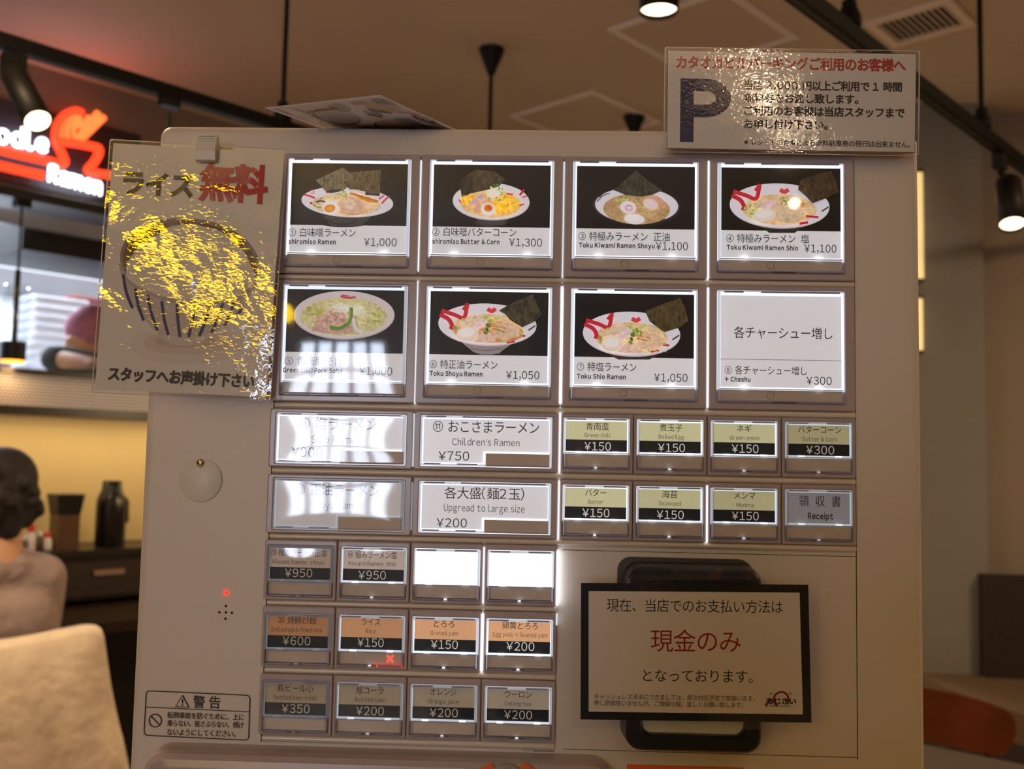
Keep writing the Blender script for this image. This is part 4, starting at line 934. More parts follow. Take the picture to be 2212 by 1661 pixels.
def bits(box, n, r, cols, seed, sq=0.6):
    rnd = random.Random(seed); cx, cy_, rx, ry = box; out = []
    for _ in range(n):
        a = rnd.uniform(0, 6.28); q = math.sqrt(rnd.random())
        out.append(('e', (cx+rx*q*math.cos(a), cy_+ry*q*math.sin(a), r*rnd.uniform(0.6, 1.2), r*sq*rnd.uniform(0.6, 1.2), rnd.uniform(0, 180), 8), rnd.choice(cols)))
    return out
A1_ = [('e', (880, 930, 330, 60, 0), (20, 18, 20)), ('p', [(600, 835), (1250, 840), (1190, 905), (1085, 975), (720, 975), (650, 900)], (64, 58, 58)), ('s', [(640, 880), (760, 940), (900, 950), (1000, 930), (1040, 890)], 14, (24, 22, 24)),
 ('e', (925, 655, 612, 203, 3), (196, 190, 196)), ('e', (925, 650, 610, 198, 3), RIM), ('e', (912, 690, 455, 150, 2), (228, 202, 160), 'food')] + noodles((912, 690, 380, 110), 34, 90, 7, (240, 218, 176), 3) + [
 ('s', [(350, 560), (430, 580), (500, 608)], 24, RED), ('s', [(455, 500), (490, 520), (480, 545), (440, 540)], 12, (214, 110, 116)), ('p', [(425, 660), (462, 655), (466, 694), (440, 690)], RED), ('p', [(645, 520), (690, 525), (650, 550)], RED), ('s', [(1345, 625), (1418, 572)], 18, RED), ('s', [(1385, 682), (1440, 620), (1490, 588)], 20, RED),
 ('p', [(955, 268), (1140, 250), (1375, 232), (1368, 400), (1358, 582), (1170, 566), (1165, 520), (960, 492), (900, 430)], (96, 84, 60), 'nori'), ('p', [(510, 372), (640, 312), (868, 200), (925, 245), (1016, 342), (885, 398), (930, 470), (860, 520), (700, 545), (640, 520), (585, 450)], (112, 104, 82), 'nori'),
 ('p', [(640, 522), (700, 500), (860, 488), (850, 516), (700, 545)], (52, 46, 48), 'nori'), ('p', [(1170, 566), (1160, 540), (1360, 556), (1358, 582)], (48, 44, 40), 'nori'),
 ('p', [(950, 530), (1040, 545), (1180, 590), (1345, 640), (1330, 672), (1190, 660), (1080, 610), (970, 560)], (222, 146, 52), 'food'), ('s', [(980, 548), (1130, 592), (1330, 652)], 8, (178, 104, 36)), ('s', [(1000, 570), (1120, 640), (1215, 695)], 16, (240, 214, 160)), ('s', [(950, 515), (1060, 520), (1165, 552)], 40, (232, 222, 214)),
 ('p', [(812, 660), (860, 600), (950, 580), (1060, 610), (1150, 670), (1200, 760), (1100, 826), (960, 836), (850, 800), (815, 720)], (230, 188, 152), 'food'), ('e', (960, 690, 90, 70, 20), (240, 206, 180), 'food'), ('s', [(830, 790), (960, 828), (1100, 820), (1190, 780)], 9, (196, 140, 90))] + bits((870, 560, 62, 46), 30, 14, [(126, 156, 48), (170, 190, 90), (214, 220, 150)], 5) + bits((740, 620, 80, 24), 16, 11, [(150, 176, 80), (206, 210, 140)], 6) + [
 ('s', [(520, 668), (590, 655), (640, 668)], 18, (66, 38, 46)), ('s', [(560, 655), (600, 610)], 9, (66, 38, 46)), ('s', [(480, 705), (540, 735), (590, 745)], 14, (112, 160, 56)),
 ('p', ell(712, 745, 108, 88, 20), (246, 244, 240)), ('p', [(640, 680), (800, 640), (780, 720)], (246, 244, 240)), ('e', (703, 754, 74, 52, -8), (240, 150, 36)), ('e', (700, 758, 44, 28, -8), (250, 176, 60))]
A2_ = [('e', (1580, 950, 110, 28, 0), (58, 52, 56)), ('p', [(1480, 925), (1700, 925), (1660, 965), (1520, 965)], (72, 66, 68)), ('e', (1583, 808, 263, 128, 2), (196, 190, 196)), ('e', (1583, 804, 262, 124, 2), RIM), ('e', (1580, 822, 210, 94, 2), (236, 204, 140), 'food'),
 ('p', [(1366, 690), (1400, 640), (1480, 590), (1600, 600), (1680, 655), (1640, 700), (1590, 720), (1430, 755), (1385, 786)], (74, 62, 46), 'nori'), ('p', [(1366, 690), (1400, 640), (1450, 622), (1455, 745), (1385, 786)], (52, 44, 36), 'nori')] + bits((1440, 800, 60, 34), 70, 10, [(250, 204, 40), (255, 222, 80), (236, 176, 24)], 8, 0.8) + bits((1680, 836, 90, 62), 150, 10, [(250, 204, 40), (255, 222, 80), (236, 176, 24)], 9, 0.8) + [
 ('p', [(1430, 840), (1480, 790), (1530, 762), (1545, 800), (1500, 845), (1440, 850)], (228, 190, 186), 'food'), ('p', [(1460, 880), (1500, 830), (1570, 805), (1600, 835), (1550, 880), (1500, 905)], (226, 178, 140), 'food')] + bits((1620, 770, 62, 62), 60, 8, [(120, 150, 50), (176, 196, 96), (226, 230, 180)], 10) + [
 ('p', [(1552, 762), (1605, 735), (1650, 762), (1640, 788), (1580, 806)], (250, 246, 226)), ('s', [(1780, 785), (1810, 745)], 14, RED), ('s', [(1795, 800), (1835, 790)], 8, RED), ('s', [(1690, 775), (1735, 780)], 10, (206, 70, 60)), ('s', [(1370, 815), (1385, 835)], 9, RED), ('s', [(1775, 855), (1810, 845)], 9, RED),
 ('e', (1568, 880, 48, 42, 10), (248, 246, 242)), ('e', (1568, 872, 30, 25, 5), (240, 140, 46)), ('e', (1572, 870, 16, 13, 5), (226, 96, 40))]
A3_ = [('e', (383, 975, 212, 92, 2), (30, 29, 32)), ('e', (383, 972, 205, 87, 2), (58, 56, 60)), ('p', ell(383, 970, 196, 84, 2, 30, 120, 292)+[(383, 965)], RIM), ('p', ell(383, 970, 196, 84, 2, 30, -62, 45)+[(383, 965)], RIM), ('e', (383, 988, 158, 72, 2), (190, 156, 108), 'food')] + noodles((383, 992, 120, 52), 24, 40, 3, (222, 190, 140), 13) + [
 ('p', [(380, 806), (440, 858), (505, 900), (455, 922), (400, 930), (330, 922), (272, 898), (330, 850)], (62, 60, 46), 'nori')] + bits((320, 945, 36, 14), 22, 6, [(150, 176, 80), (206, 214, 140)], 14) + [
 ('e', (476, 955, 46, 26, 30), (220, 170, 140), 'food'), ('p', ell(342, 982, 38, 29, 10), (246, 236, 238)), ('s', ell(346, 984, 16, 11, 10, 18), 6, (226, 150, 176)), ('e', (448, 968, 38, 26, 22), (240, 214, 184)), ('e', (446, 966, 28, 18, 22), (246, 222, 224)), ('s', [(375, 945), (400, 975), (460, 1022)], 5, (196, 206, 140)), ('e', (371, 1037, 49, 25, 5), (246, 242, 236)), ('e', (366, 1032, 34, 15, 5), (252, 250, 248)), ('s', [(205, 935), (235, 905)], 5, (50, 48, 52)), ('s', [(195, 955), (225, 925), (255, 915)], 4, (50, 48, 52))]
def red_bowl(cx, cy_, rx, ry, foot):
    s_ = rx/236.0; T = lambda L: [(cx+(x-1058)*s_, cy_+(y-970)*s_) for x, y in L]
    out = [('p', T([(960, 1065), (1180, 1060), (1130, 1100), (1010, 1100)]), foot), ('e', (cx, cy_+3*s_, rx, ry+3*s_, 2), (200, 194, 198)), ('e', (cx, cy_, rx, ry, 2), RIM), ('e', (cx, cy_+20*s_, rx*0.74, ry*0.70, 1), (226, 198, 150), 'food')]
    out += noodles((cx, cy_+20*s_, rx*0.6, ry*0.5), 30, 46*s_, 3.2*s_, (240, 216, 168), 21)
    out += [('s', T([(838, 905), (900, 925), (945, 940), (960, 890), (962, 870)]), 19*s_, RED), ('s', T([(830, 925), (870, 945), (888, 975), (882, 995)]), 20*s_, RED), ('s', T([(945, 905), (960, 885)]), 24*s_, RED), ('s', T([(1058, 898), (1080, 908), (1098, 896)]), 20*s_, (214, 70, 80)), ('s', T([(1180, 1022), (1240, 1028)]), 10*s_, RED), ('s', T([(1150, 1058), (1190, 1052)]), 11*s_, RED), ('s', T([(1255, 1000), (1288, 978)]), 7*s_, (70, 66, 70))]
    return out
A4_ = red_bowl(1058, 970, 236, 104, (48, 42, 40)) + bits((930, 985, 44, 30), 34, 7, [(150, 180, 84), (206, 216, 150)], 31) + [
 ('p', [(930, 965), (960, 945), (1000, 942), (1010, 965), (970, 985), (935, 985)], (236, 204, 172), 'food'), ('p', [(960, 985), (1000, 950), (1048, 950), (1045, 975), (1000, 998)], (238, 206, 204), 'food'), ('e', (1090, 1010, 84, 46, 6), (230, 200, 160), 'food')] + bits((1075, 955, 22, 24), 22, 5, [(96, 130, 50), (150, 170, 80)], 32) + [
 ('p', [(1110, 962), (1160, 950), (1172, 962), (1172, 985), (1120, 985)], (224, 160, 84), 'food'), ('s', [(1112, 972), (1170, 966)], 3, (176, 110, 50)), ('e', (982, 1022, 54, 31, -8), (242, 228, 210)), ('e', (978, 1016, 38, 19, -8), (250, 242, 232)),
 ('p', [(1145, 870), (1160, 850), (1220, 832), (1295, 812), (1318, 860), (1330, 915), (1275, 940), (1208, 965), (1180, 935), (1140, 900)], (66, 50, 34), 'nori')]
def menma_set(T, s_, k): return [('p', T([(1500, 325), (1600, 308), (1640, 340), (1560, 380), (1460, 400), (1455, 360)]), (236, 208, 176), 'food'), ('p', T([(1540, 400), (1600, 335), (1655, 335), (1640, 380), (1580, 420)]), (240, 212, 208), 'food'),
  ('p', T([(1690, 400), (1720, 360), (1830, 372), (1890, 410), (1880, 455), (1780, 490), (1700, 470)]), (232, 196, 160), 'food'), ('p', T([(1550, 495), (1570, 450), (1640, 430), (1690, 440), (1710, 495), (1620, 505)]), (236, 202, 178), 'food'), ('s', T([(1680, 385), (1740, 392), (1790, 405)]), 13*s_, (218, 156, 84)), ('s', T([(1690, 405), (1740, 415), (1780, 430)]), 10*s_, (196, 128, 60))] + \
  [('e', (T([(x, y)])[0][0], T([(x, y)])[0][1], r*s_, r*0.7*s_, a, 8), c) for x, y, r, a, c in [(1660, 380, 20, 30, (94, 130, 50)), (1650, 410, 16, 80, (70, 110, 44)), (1640, 435, 18, 10, (110, 140, 60)), (1670, 350, 18, 0, (170, 186, 96)), (1690, 345, 16, 40, (190, 200, 110)), (1640, 325, 20, 20, (186, 200, 100)), (1720, 330, 20, 0, (206, 206, 130)), (1480, 340, 16, 0, (190, 196, 110)), (1420, 400, 22, 60, (170, 150, 80)), (1430, 430, 18, 30, (196, 170, 100)), (1780, 490, 16, 0, (206, 206, 110)), (1890, 440, 14, 0, (190, 190, 100))]] + \
  [('p', [T([p])[0] for p in ell(1510, 443, 80, 52, -4)], (244, 226, 204)), ('p', [T([p])[0] for p in ell(1502, 434, 56, 33, -4)], (252, 244, 234))]
A6_ = [('p', [(1470, 505), (1840, 505), (1760, 560), (1740, 580), (1680, 590), (1600, 588), (1550, 570)], (150, 140, 138)), ('s', [(1530, 545), (1640, 560), (1760, 545)], 4, (90, 84, 84))] + red_bowl(1652, 370, 356, 150, (150, 140, 138))[1:] + [('e', (1680, 425, 235, 78, 4), (206, 150, 100), 'food')] + noodles((1700, 400, 170, 60), 26, 70, 6, (234, 206, 150), 41) + menma_set(lambda L: L, 1.0, 6) + [
 ('p', [(1735, 275), (1840, 215), (1980, 158), (2010, 220), (2048, 310), (1990, 355), (1905, 395), (1820, 345), (1780, 300)], (70, 62, 42), 'nori')]
TE = lambda L: [((x-1652)*0.935+519, (y-370)*0.985+413) for x, y in L]
A7_ = [('p', [(370, 560), (700, 560), (640, 590), (430, 590)], (58, 46, 44))] + red_bowl(519, 413, 333, 150, (58, 46, 44))[1:] + menma_set(TE, 0.94, 7) + [('p', [(610, 262), (700, 225), (850, 172), (885, 250), (903, 328), (840, 375), (740, 405), (690, 370), (640, 330)], (78, 64, 38), 'nori')] + bits((560, 400, 34, 30), 14, 10, [(96, 130, 50), (160, 180, 80)], 44) + noodles((540, 500, 180, 40), 14, 60, 5, (240, 218, 176), 45)
A5_ = [('e', (615, 305, 366, 176, 0), (204, 192, 192)), ('e', (615, 300, 362, 170, 0), (226, 214, 212)), ('e', (612, 315, 315, 138, 0), (214, 206, 150), 'food')] + noodles((600, 310, 240, 90), 30, 60, 5, (230, 220, 180), 51) + [
 ('p', [(380, 420), (420, 330), (520, 280), (620, 260), (700, 300), (720, 400), (650, 440), (520, 440)], (206, 168, 150), 'food'), ('s', [(590, 168), (640, 180), (700, 175)], 14, (190, 70, 90)), ('s', [(600, 160), (650, 168)], 8, (190, 70, 90))] + bits((560, 340, 130, 80), 60, 20, [(214, 176, 160), (190, 150, 132), (226, 196, 176)], 52) + bits((420, 280, 90, 40), 18, 16, [(176, 176, 90), (200, 196, 110)], 53) + bits((840, 320, 70, 60), 18, 14, [(170, 180, 90), (206, 206, 130)], 54) + \
 [('s', [(470+random.Random(k).uniform(0, 300), 215+random.Random(k+90).uniform(0, 70)), (560+random.Random(k).uniform(0, 200), 230+random.Random(k+7).uniform(0, 60)), (700+random.Random(k+3).uniform(-80, 90), 250+random.Random(k+5).uniform(-10, 90))], 7, (238, 236, 220)) for k in range(26)] + [('s', [(690, 330), (705, 400), (760, 440)], 26, (234, 232, 224)), ('s', [(675, 255), (672, 320), (650, 370), (590, 405), (520, 395)], 26, (108, 152, 50)), ('s', [(672, 280), (662, 335), (640, 370)], 8, (150, 190, 84))]
DARK = (40, 36, 38)
BIG = [  # key, row, column, ring, glow, label, photo ground, art, crop, title, latin, price
 (1, 0, 0, 1.0, 0.45, 'button 1 with a bowl of white miso ramen, 1,000 yen', (42, 40, 44), A1_, (600, 330, 6.152), ('① 白味噌ラーメン', 626.3, 769.9, 504.7), ('shiromiso Ramen', 625.7, 727.1, 524.2), ('¥1,000', 788, 858, 525.4)),
 (2, 0, 2, 1.0, 0.45, 'button 2 with a bowl of white miso ramen with butter and corn, 1,300 yen', (36, 30, 32), A2_, (560, 180, 3.16), ('② 白味噌バターコーン', 936.6, 1116, 507.5), ('shiromiso Butter & Corn', 936.6, 1080, 527.7), ('¥1,300', 1100.5, 1170.8, 529.7)),
 (3, 0, 4, 1.0, 0.45, 'button 3 with a black and white ramen bowl, 1,100 yen', (40, 36, 40), A3_, (1200, 0, 2.186), ('③ 特極みラーメン\u3000正油', 1249.4, 1445.7, 512.3), ('Toku Kiwami Ramen Shoyu', 1250.3, 1413.2, 531.6), ('¥1,100', 1416, 1485, 533)),
 (4, 0, 6, 1.0, 0.45, 'button 4 with a red-splashed bowl of salt ramen, 1,100 yen', (32, 25, 22), A4_, (1200, 0, 2.186), ('④ 特極みラーメン\u3000塩', 1567.3, 1745.3, 517.5), ('Toku Kiwami Ramen Shio', 1568, 1721.5, 537), ('¥1,100', 1735, 1804, 539)),
 (5, 1, 0, 0.75, 0.36, 'button 5 with a bowl of green chili pork noodles', (58, 56, 64), A5_, (560, 590, 3.352), ('⑤ 青唐豚そば', 618.5, 745, 781.5), ('Green chili Pork Soba', 615, 742, 801.4), ('¥1,000', 779, 849.4, 803.3)),
 (6, 1, 2, 1.0, 0.46, 'button 6 with a bowl of special soy ramen, 1,050 yen', (50, 44, 46), A6_, (560, 590, 3.352), ('⑥ 特正油ラーメン', 929, 1075, 788.4), ('Toku Shoyu Ramen', 929, 1042.7, 808), ('¥1,050', 1093.4, 1165, 811)),
 (7, 1, 4, 1.0, 0.46, 'button 7 with a bowl of special salt ramen, 1,050 yen', (44, 36, 38), A7_, (1200, 590, 3.16), ('⑦ 特塩ラーメン', 1245.9, 1374, 793.5), ('Toku Shio Ramen', 1245.9, 1351, 814.2), ('¥1,050', 1412, 1484, 816.6)),
 (8, 1, 6, 1.0, 0.46, 'button 8, plain white card for extra pork, 300 yen', None, None, None, ('⑧ 各チャーシュー増し', 1565.5, 1742.7, 800.4), ('+ Chashu', 1565.5, 1621, 819.3), ('¥300', 1741.8, 1796.5, 822.6)),
]
for key, r, u, ring, gl, lab, ground, items, cr, t1, t2, t3 in BIG:
    button(key, r, u, u+2, 'L', ring, lab)
    b, root, fx, fz, ca = card(key, WH, gl)
    if ground:
        panel(b, fx, fz, ca[0], ca[1], ca[2], 161, [v*0.5 for v in ground], gl)
        art(b, crop(*cr), gl, items, cr[2])
    else:
        panel(b, fx, fz, ca[0], ca[1], 160.2, 161.2, (60, 60, 62), gl); text(b, SH, '各チャーシュー増し', 1585, 1798, 719.7, 27, BK, 0.004, gl)
    text(b, SH, t1[0], t1[1], t1[2], t1[3], 20.5, BK, 0, gl); text(b, SH, t2[0], t2[1], t2[2], t2[3], 12.5, BK, 0.036, gl); text(b, SH, t3[0], t3[1], t3[2], t3[3], 22.5, BK, 0, gl)
    b.build('menu_card', root)
# ---- wide buttons
WIDE = [(9, 2, 0, 0.9, 0.42, 'button 9, salt ramen, washed out by the window reflection', [('⑨ 塩ラーメン', 646, 813.6, 916.2, 29, 0), ('Shio Ramen', 672, 780, 949.7, 21, 0), ('¥900', 630, 697, 977, 27, 0)]),
 (11, 2, 2, 1.0, 0.50, "button 11, children's ramen, 750 yen", [('⑪ おこさまラーメン', 935.3, 1164.7, 922.8, 28, 0), ('Children’s Ramen', 976.8, 1122.4, 955.6, 19, 0), ('¥750', 947, 1013.5, 984.9, 25, 0)]),
 (10, 3, 0, 0.28, 0.16, 'button 10, soy ramen on a dim beige card', [('⑩ 正油ラーメン', 637, 820, 1058.8, 28, 0), ('Shoyu Ramen', 672, 782.5, 1091.5, 20, 0)]),
 (12, 3, 2, 1.0, 0.46, 'button for a large portion of noodles, 200 yen', [('各大盛(麺2玉)', 959.8, 1132, 1066.3, 27, 0), ('Upgread to large size', 958.6, 1133.4, 1098, 19.5, 0), ('¥200', 942.8, 1008.4, 1129.5, 25, 0)])]
for key, r, u, ring, gl, lab, tx in WIDE:
    button(key, r, u, u+2, 'W', ring, lab); b, root, fx, fz, ca = card(key, WH, gl)
    for s, x0, x1, yc, em, bo in tx: text(b, SH, s, x0, x1, yc, em, BK if 'R' not in s and 'U' not in s else (70, 70, 72), bo, gl)
    b.build('menu_card', root)
# ---- small buttons
OL, CR, OR, TA, GY = (208, 204, 156), (234, 218, 204), (238, 180, 130), (200, 188, 164), (178, 180, 188)
SMALL = [
 (2, 4, OL, 0.9, 0.54, 'green chili topping', ('青南蛮', 1265.8, 1315.4, 921.5), ('Green chili', 1262.4, 1318.2, 941), ('¥150', 1262.4, 1319.4, 964.2)),
 (2, 5, OL, 0.9, 0.54, 'boiled egg topping', ('煮玉子', 1424.6, 1474.5, 924), ('Boiled Egg', 1422.7, 1477, 944.5), ('¥150', 1421.4, 1479.5, 967.3)),
 (2, 6, OL, 0.75, 0.48, 'green onion topping', ('ネギ', 1591.7, 1623.6, 926), ('Green onion', 1576.8, 1640, 946.7), ('¥150', 1580.5, 1638.5, 969.2)),
 (2, 7, OL, 0.45, 0.24, 'butter and corn topping', ('バターコーン', 1724, 1817, 928.6), ('Butter & Corn', 1734, 1807.6, 949.5), ('¥300', 1741.5, 1802, 972.3)),
 (3, 4, OL, 0.9, 0.54, 'butter topping', ('バター', 1264, 1310, 1064.3), ('Butter', 1270.5, 1303, 1085.2), ('¥150', 1258, 1316.3, 1108)),
 (3, 5, OL, 0.75, 0.45, 'seaweed topping', ('海苔', 1429.5, 1463.5, 1068), ('Seaweed', 1423.3, 1470.7, 1088.3), ('¥150', 1418.6, 1477, 1112)),
 (3, 6, OL, 0.6, 0.33, 'bamboo shoot topping', ('メンマ', 1586, 1631.4, 1070.6), ('Menma', 1590.8, 1627.6, 1091.8), ('¥150', 1580.8, 1639, 1114.5)),
 (3, 7, GY, 0.32, 0.14, 'grey receipt button', ('領\u3000収\u3000書', 1725.9, 1816.3, 1083), ('Receipt', 1745, 1800, 1114.9), None),
 (4, 0, CR, 0.06, 0.04, 'soy ramen, 950 yen', ('⑬ 極みラーメン正油', 586.3, 704.4, 1193.7), ('Kiwami Ramen  shoyu', 589.4, 700, 1214.9), ('¥950', 615.2, 674.6, 1237.7)),
 (4, 1, CR, 0.6, 0.18, 'salt ramen, 950 yen', ('⑭ 極みラーメン塩', 751.8, 857, 1198.6), ('Kiwami Ramen  shio', 753.3, 854.5, 1218.6), ('¥950', 774, 833.6, 1242.3)),
 (4, 2, None, 1.0, 0, 'blank white button, third in its row', None, None, None), (4, 3, None, 1.0, 0, 'blank white button, last in its row', None, None, None),
 (5, 0, OR, 0.08, 0.03, 'pork fried rice, 600 yen', ('㉒ 焼豚炒飯', 599.8, 684.4, 1340), ('Grilled pork fried rice', 585.7, 695.2, 1361.3), ('¥600', 610.3, 670.6, 1384.4)),
 (5, 1, OR, 0.5, 0.20, 'rice button with a lit red cross', ('ライス', 781.3, 821.3, 1343.2), ('Rice', 790, 811.5, 1364), ('¥150', 772, 829, 1388)),
 (5, 2, OR, 0.8, 0.44, 'grated yam, 150 yen', ('とろろ', 937.6, 981.3, 1347.5), ('Grated yam', 929.9, 989, 1368.4), ('¥150', 930.8, 989, 1392.4)),
 (5, 3, OR, 0.95, 0.51, 'egg yolk and grated yam, 200 yen', ('卵黄とろろ', 1085.2, 1161.5, 1351.5), ('Egg yolk + Grated yam', 1064.6, 1182.4, 1372.2), ('¥200', 1093.5, 1154.4, 1396.4)),
 (6, 0, TA, 0.05, 0.02, 'small bottled beer, 350 yen', ('瓶ビール小', 599.8, 677, 1486.8), ('Bottled beer small', 591, 685.3, 1507.7), ('¥350', 608.4, 669, 1530.8)),
 (6, 1, TA, 0.28, 0.05, 'bottled cola, 200 yen', ('瓶コーラ', 769.3, 828.4, 1491.4), ('Bottled coke', 766.2, 831.8, 1512.3), ('¥200', 769, 829.3, 1536)),
 (6, 2, TA, 0.4, 0.09, 'orange juice, 200 yen', ('オレンジ', 929.3, 986, 1495), ('Orange juice', 925, 991, 1516.2), ('¥200', 928.3, 989, 1539.7)),
 (6, 3, TA, 0.55, 0.13, 'oolong tea, 200 yen', ('ウーロン', 1090.4, 1149, 1500), ('Oolong tea', 1090, 1146.7, 1520.8), ('¥200', 1089, 1149.2, 1544.3))]
for r, u, col, ring, gl, lab, t1, t2, t3 in SMALL:
    key = ('s', r, u); button(key, r, u, u+1, 'S', ring, 'small '+lab if 'button' in lab else 'small button for '+lab, led=(r == 5 and u == 1))
    if not t1: continue
    b, root, fx, fz, ca = card(key, col, gl)
    if t3:
        panel(b, fx, fz, ca[0], ca[1], ca[2]+40, ca[3], (24, 24, 25), gl); text(b, SH, t3[0], t3[1], t3[2], t3[3], 23.5, (226, 222, 210), 0, gl)
        text(b, SH, t1[0], t1[1], t1[2], t1[3], 17, BK, 0, gl); text(b, SH, t2[0], t2[1], t2[2], t2[3]-0.8, 11.6, (60, 58, 50), 0, gl)
    else:
        text(b, SH, t1[0], t1[1], t1[2], t1[3], 25, BK, 0.004, gl); text(b, SH, t2[0], t2[1], t2[2], t2[3], 16.5, BK, 0.03, gl)
    b.build('menu_card', root)
# light leaking through some of the gaps between buttons
b = MB()
for r, u, p, q, st in ((0, 2, 0.05, 0.97, 1.1), (0, 4, 0.05, 1.0, 0.9), (0, 6, 0.03, 1.0, 1.8), (1, 2, 0.0, 1.0, 0.9), (1, 4, 0.03, 0.98, 4.0), (1, 6, 0.02, 0.99, 2.2), (2, 2, 0.05, 0.95, 0.7), (2, 4, 0.0, 1.0, 2.2), (3, 2, 0.1, 0.9, 0.3), (3, 4, 0.02, 1.0, 1.8), (3, 6, 0.05, 1.0, 1.8), (4, 3, 0.05, 0.98, 1.6), (4, 4, 0.08, 0.98, 3.6), (5, 3, 0.04, 0.98, 4.0), (5, 4, 0.02, 0.2, 1.0)):
    z1, z0 = ROWS[r]; h_ = z1-z0; wl = 0.0006 if st < 3 else 0.0011
    b.bb(GX[u]-wl/2, GX[u]+wl/2, -0.0004, 0.006, z1-h_*q, z1-h_*p, M['glow'], (*LW, st))
b.build('light_gap', tm, 'white light leaking between the buttons')

# ---- left column of the machine
SB = Sheet(lambda x, y: at(x, y, BF_-0.0006))
q = at(434, 1037, BF_); b = MB(); b.lathe(q-Y*0.0018, [(0, 0), (0.0128, 0), (0.0134, 0.0005), (0.0134, 0.0018)], M['whitep'], Y, 48, cap=False); lc = b.build('lock_cover', tm, 'round white swivel cover over the lock')
q = at(433, 1000, BF_-0.002); b = MB(); b.lathe(q-Y*0.0012, [(0, 0), (0.0014, 0.0001), (0.0024, 0.0006), (0.0026, 0.0016)], M['brass'], Y, 24, cap=False); b.build('rivet', lc, 'polished metal rivet')
q = at(489, 1280, BF_); b = MB(); b.lathe(q-Y*0.0014, [(0, 0), (0.0007, 0.0002), (0.0012, 0.0007), (0.0014, 0.0016)], M['led'], Y, 20, cap=False); b.build('indicator_light', tm, 'small glowing red light')
b = MB()
for x, y in ((488, 1309), (474, 1322.5), (488, 1322.5), (501, 1323.5), (487, 1336.5)):
    q = at(x, y, BF_); b.lathe(q-Y*0.0001, [(0, 0), (0.00078, 0), (0.00078, 0.0004)], M['gap'], Y, 14, cap=False)
b.build('speaker_hole', tm, 'five dark sound holes in a diamond')
# warning sticker
b = MB(); INK = (52, 44, 42)
cs = [at(*p, BF_-0.0002) for p in ((308, 1491), (542, 1501), (538, 1601), (306, 1590))]
b.add(cs, [(0, 1, 2, 3)], M['ink'], (*lin((226, 216, 206)), 0)); bfr = rrect((0, 0, 0), X, Z, 1, 1, 0.01)
def outline(pts, wd, col, sh, bb_): 
    P_ = pts+[pts[0], pts[1]]; stroke(bb_, sh, P_, wd, col)
def qrr(c4, r, n=5):      # rounded quad in photo pixels
    out = []
    for i in range(4):
        p, a, c = Vector((*c4[i], 0)), Vector((*c4[i-1], 0)), Vector((*c4[(i+1) % 4], 0)); ua, uc = (a-p).normalized()*r, (c-p).normalized()*r
        for k in range(n+1):
            t = k/n; s_ = p+ua*(1-t)**2+uc*t**2; out.append((s_.x, s_.y))
    return out
outline(qrr([(316, 1492), (540, 1502), (537, 1599), (311, 1588)], 9), 2.2, INK, SB, b)
stroke(b, SB, [(313.5, 1527), (538, 1537.5)], 1.8, INK)
text(b, SB, '警 告', 417, 476, 1517, 27, INK, 0.012)
outline([(394.5, 1502), (408, 1527.5), (379, 1526)], 2.6, INK, SB, b); stroke(b, SB, [(394.5, 1510), (394, 1519)], 3, INK); shape(b, SB, ell(394, 1522.5, 1.7, 1.7, 0, 12), INK)
outline(ell(335.6, 1556.3, 13.2, 13.8), 2.4, INK, SB, b); stroke(b, SB, [(326.5, 1547), (345, 1566)], 2.4, INK)
text(b, SB, '転倒事故を防ぐために、上に', 361.5, 527, 1547, 14, INK, 0.01); text(b, SB, '乗らない、揺さぶらない、傾け', 361, 526, 1564, 14, INK, 0.01); text(b, SB, 'ないようにしてください。', 360.5, 509, 1583, 14, INK, 0.01)
b.build('warning_sticker', tm, 'printed warning panel with a triangle and a prohibition circle')
# ---- coin module at the foot of the front
b = MB(); p0 = at(312, 1621, -0.012); p1 = at(1322, 1645, -0.012); zt2 = (p0.z+p1.z)/2
lo = []
for (ins, yy) in ((0.0, BF_), (0.0, -0.010), (0.0012, -0.0145), (0.004, -0.017), (0.008, -0.018)):
    lo.append(rrect(((p0.x+p1.x)/2, yy, zt2-0.06), X, Z, p1.x-p0.x-2*ins, 0.12-2*ins, 0.012-ins*0.5, 6))
lofted(b, lo, M['bezel'], False, True, False); cm_ = b.build('coin_module', tm, 'raised taupe coin module below the buttons')
q = at(1093, 1699, -0.019); b = MB(); b.lathe(q+Y*0.001, [(0.0127, 0), (0.0125, -0.0012), (0.0094, -0.0012), (0.0090, 0.0002), (0, 0.0002)], mat('ring_grey', (150, 142, 138), 0.4), -Y*-1, 40, cap=False); b.build('coin_ring', cm_, 'grey ring around the coin slot')
for x in (1042, 1150):
    b = MB(); q = at(x, 1656, -0.0185); s_ = -1 if x < 1090 else 1
    b.box(q-Z*0.0022-X*s_*0.0002, M['orange'], (X-Z*0.55*s_).normalized(), Y, (Z+X*0.55*s_).normalized(), (0.0135, 0.0012, 0.0032)); b.build('arrow_mark', cm_, 'orange arrow mark')
b = MB(); q = at(1355, 1653, BF_-0.001); q1 = at(1606, 1658, BF_-0.001); b.bb(q.x, q1.x, BF_-0.0010, BF_+0.001, q.z-0.02, (q.z+q1.z)/2, M['orange']); b.build('orange_strip', tm, 'orange strip at the lower edge')
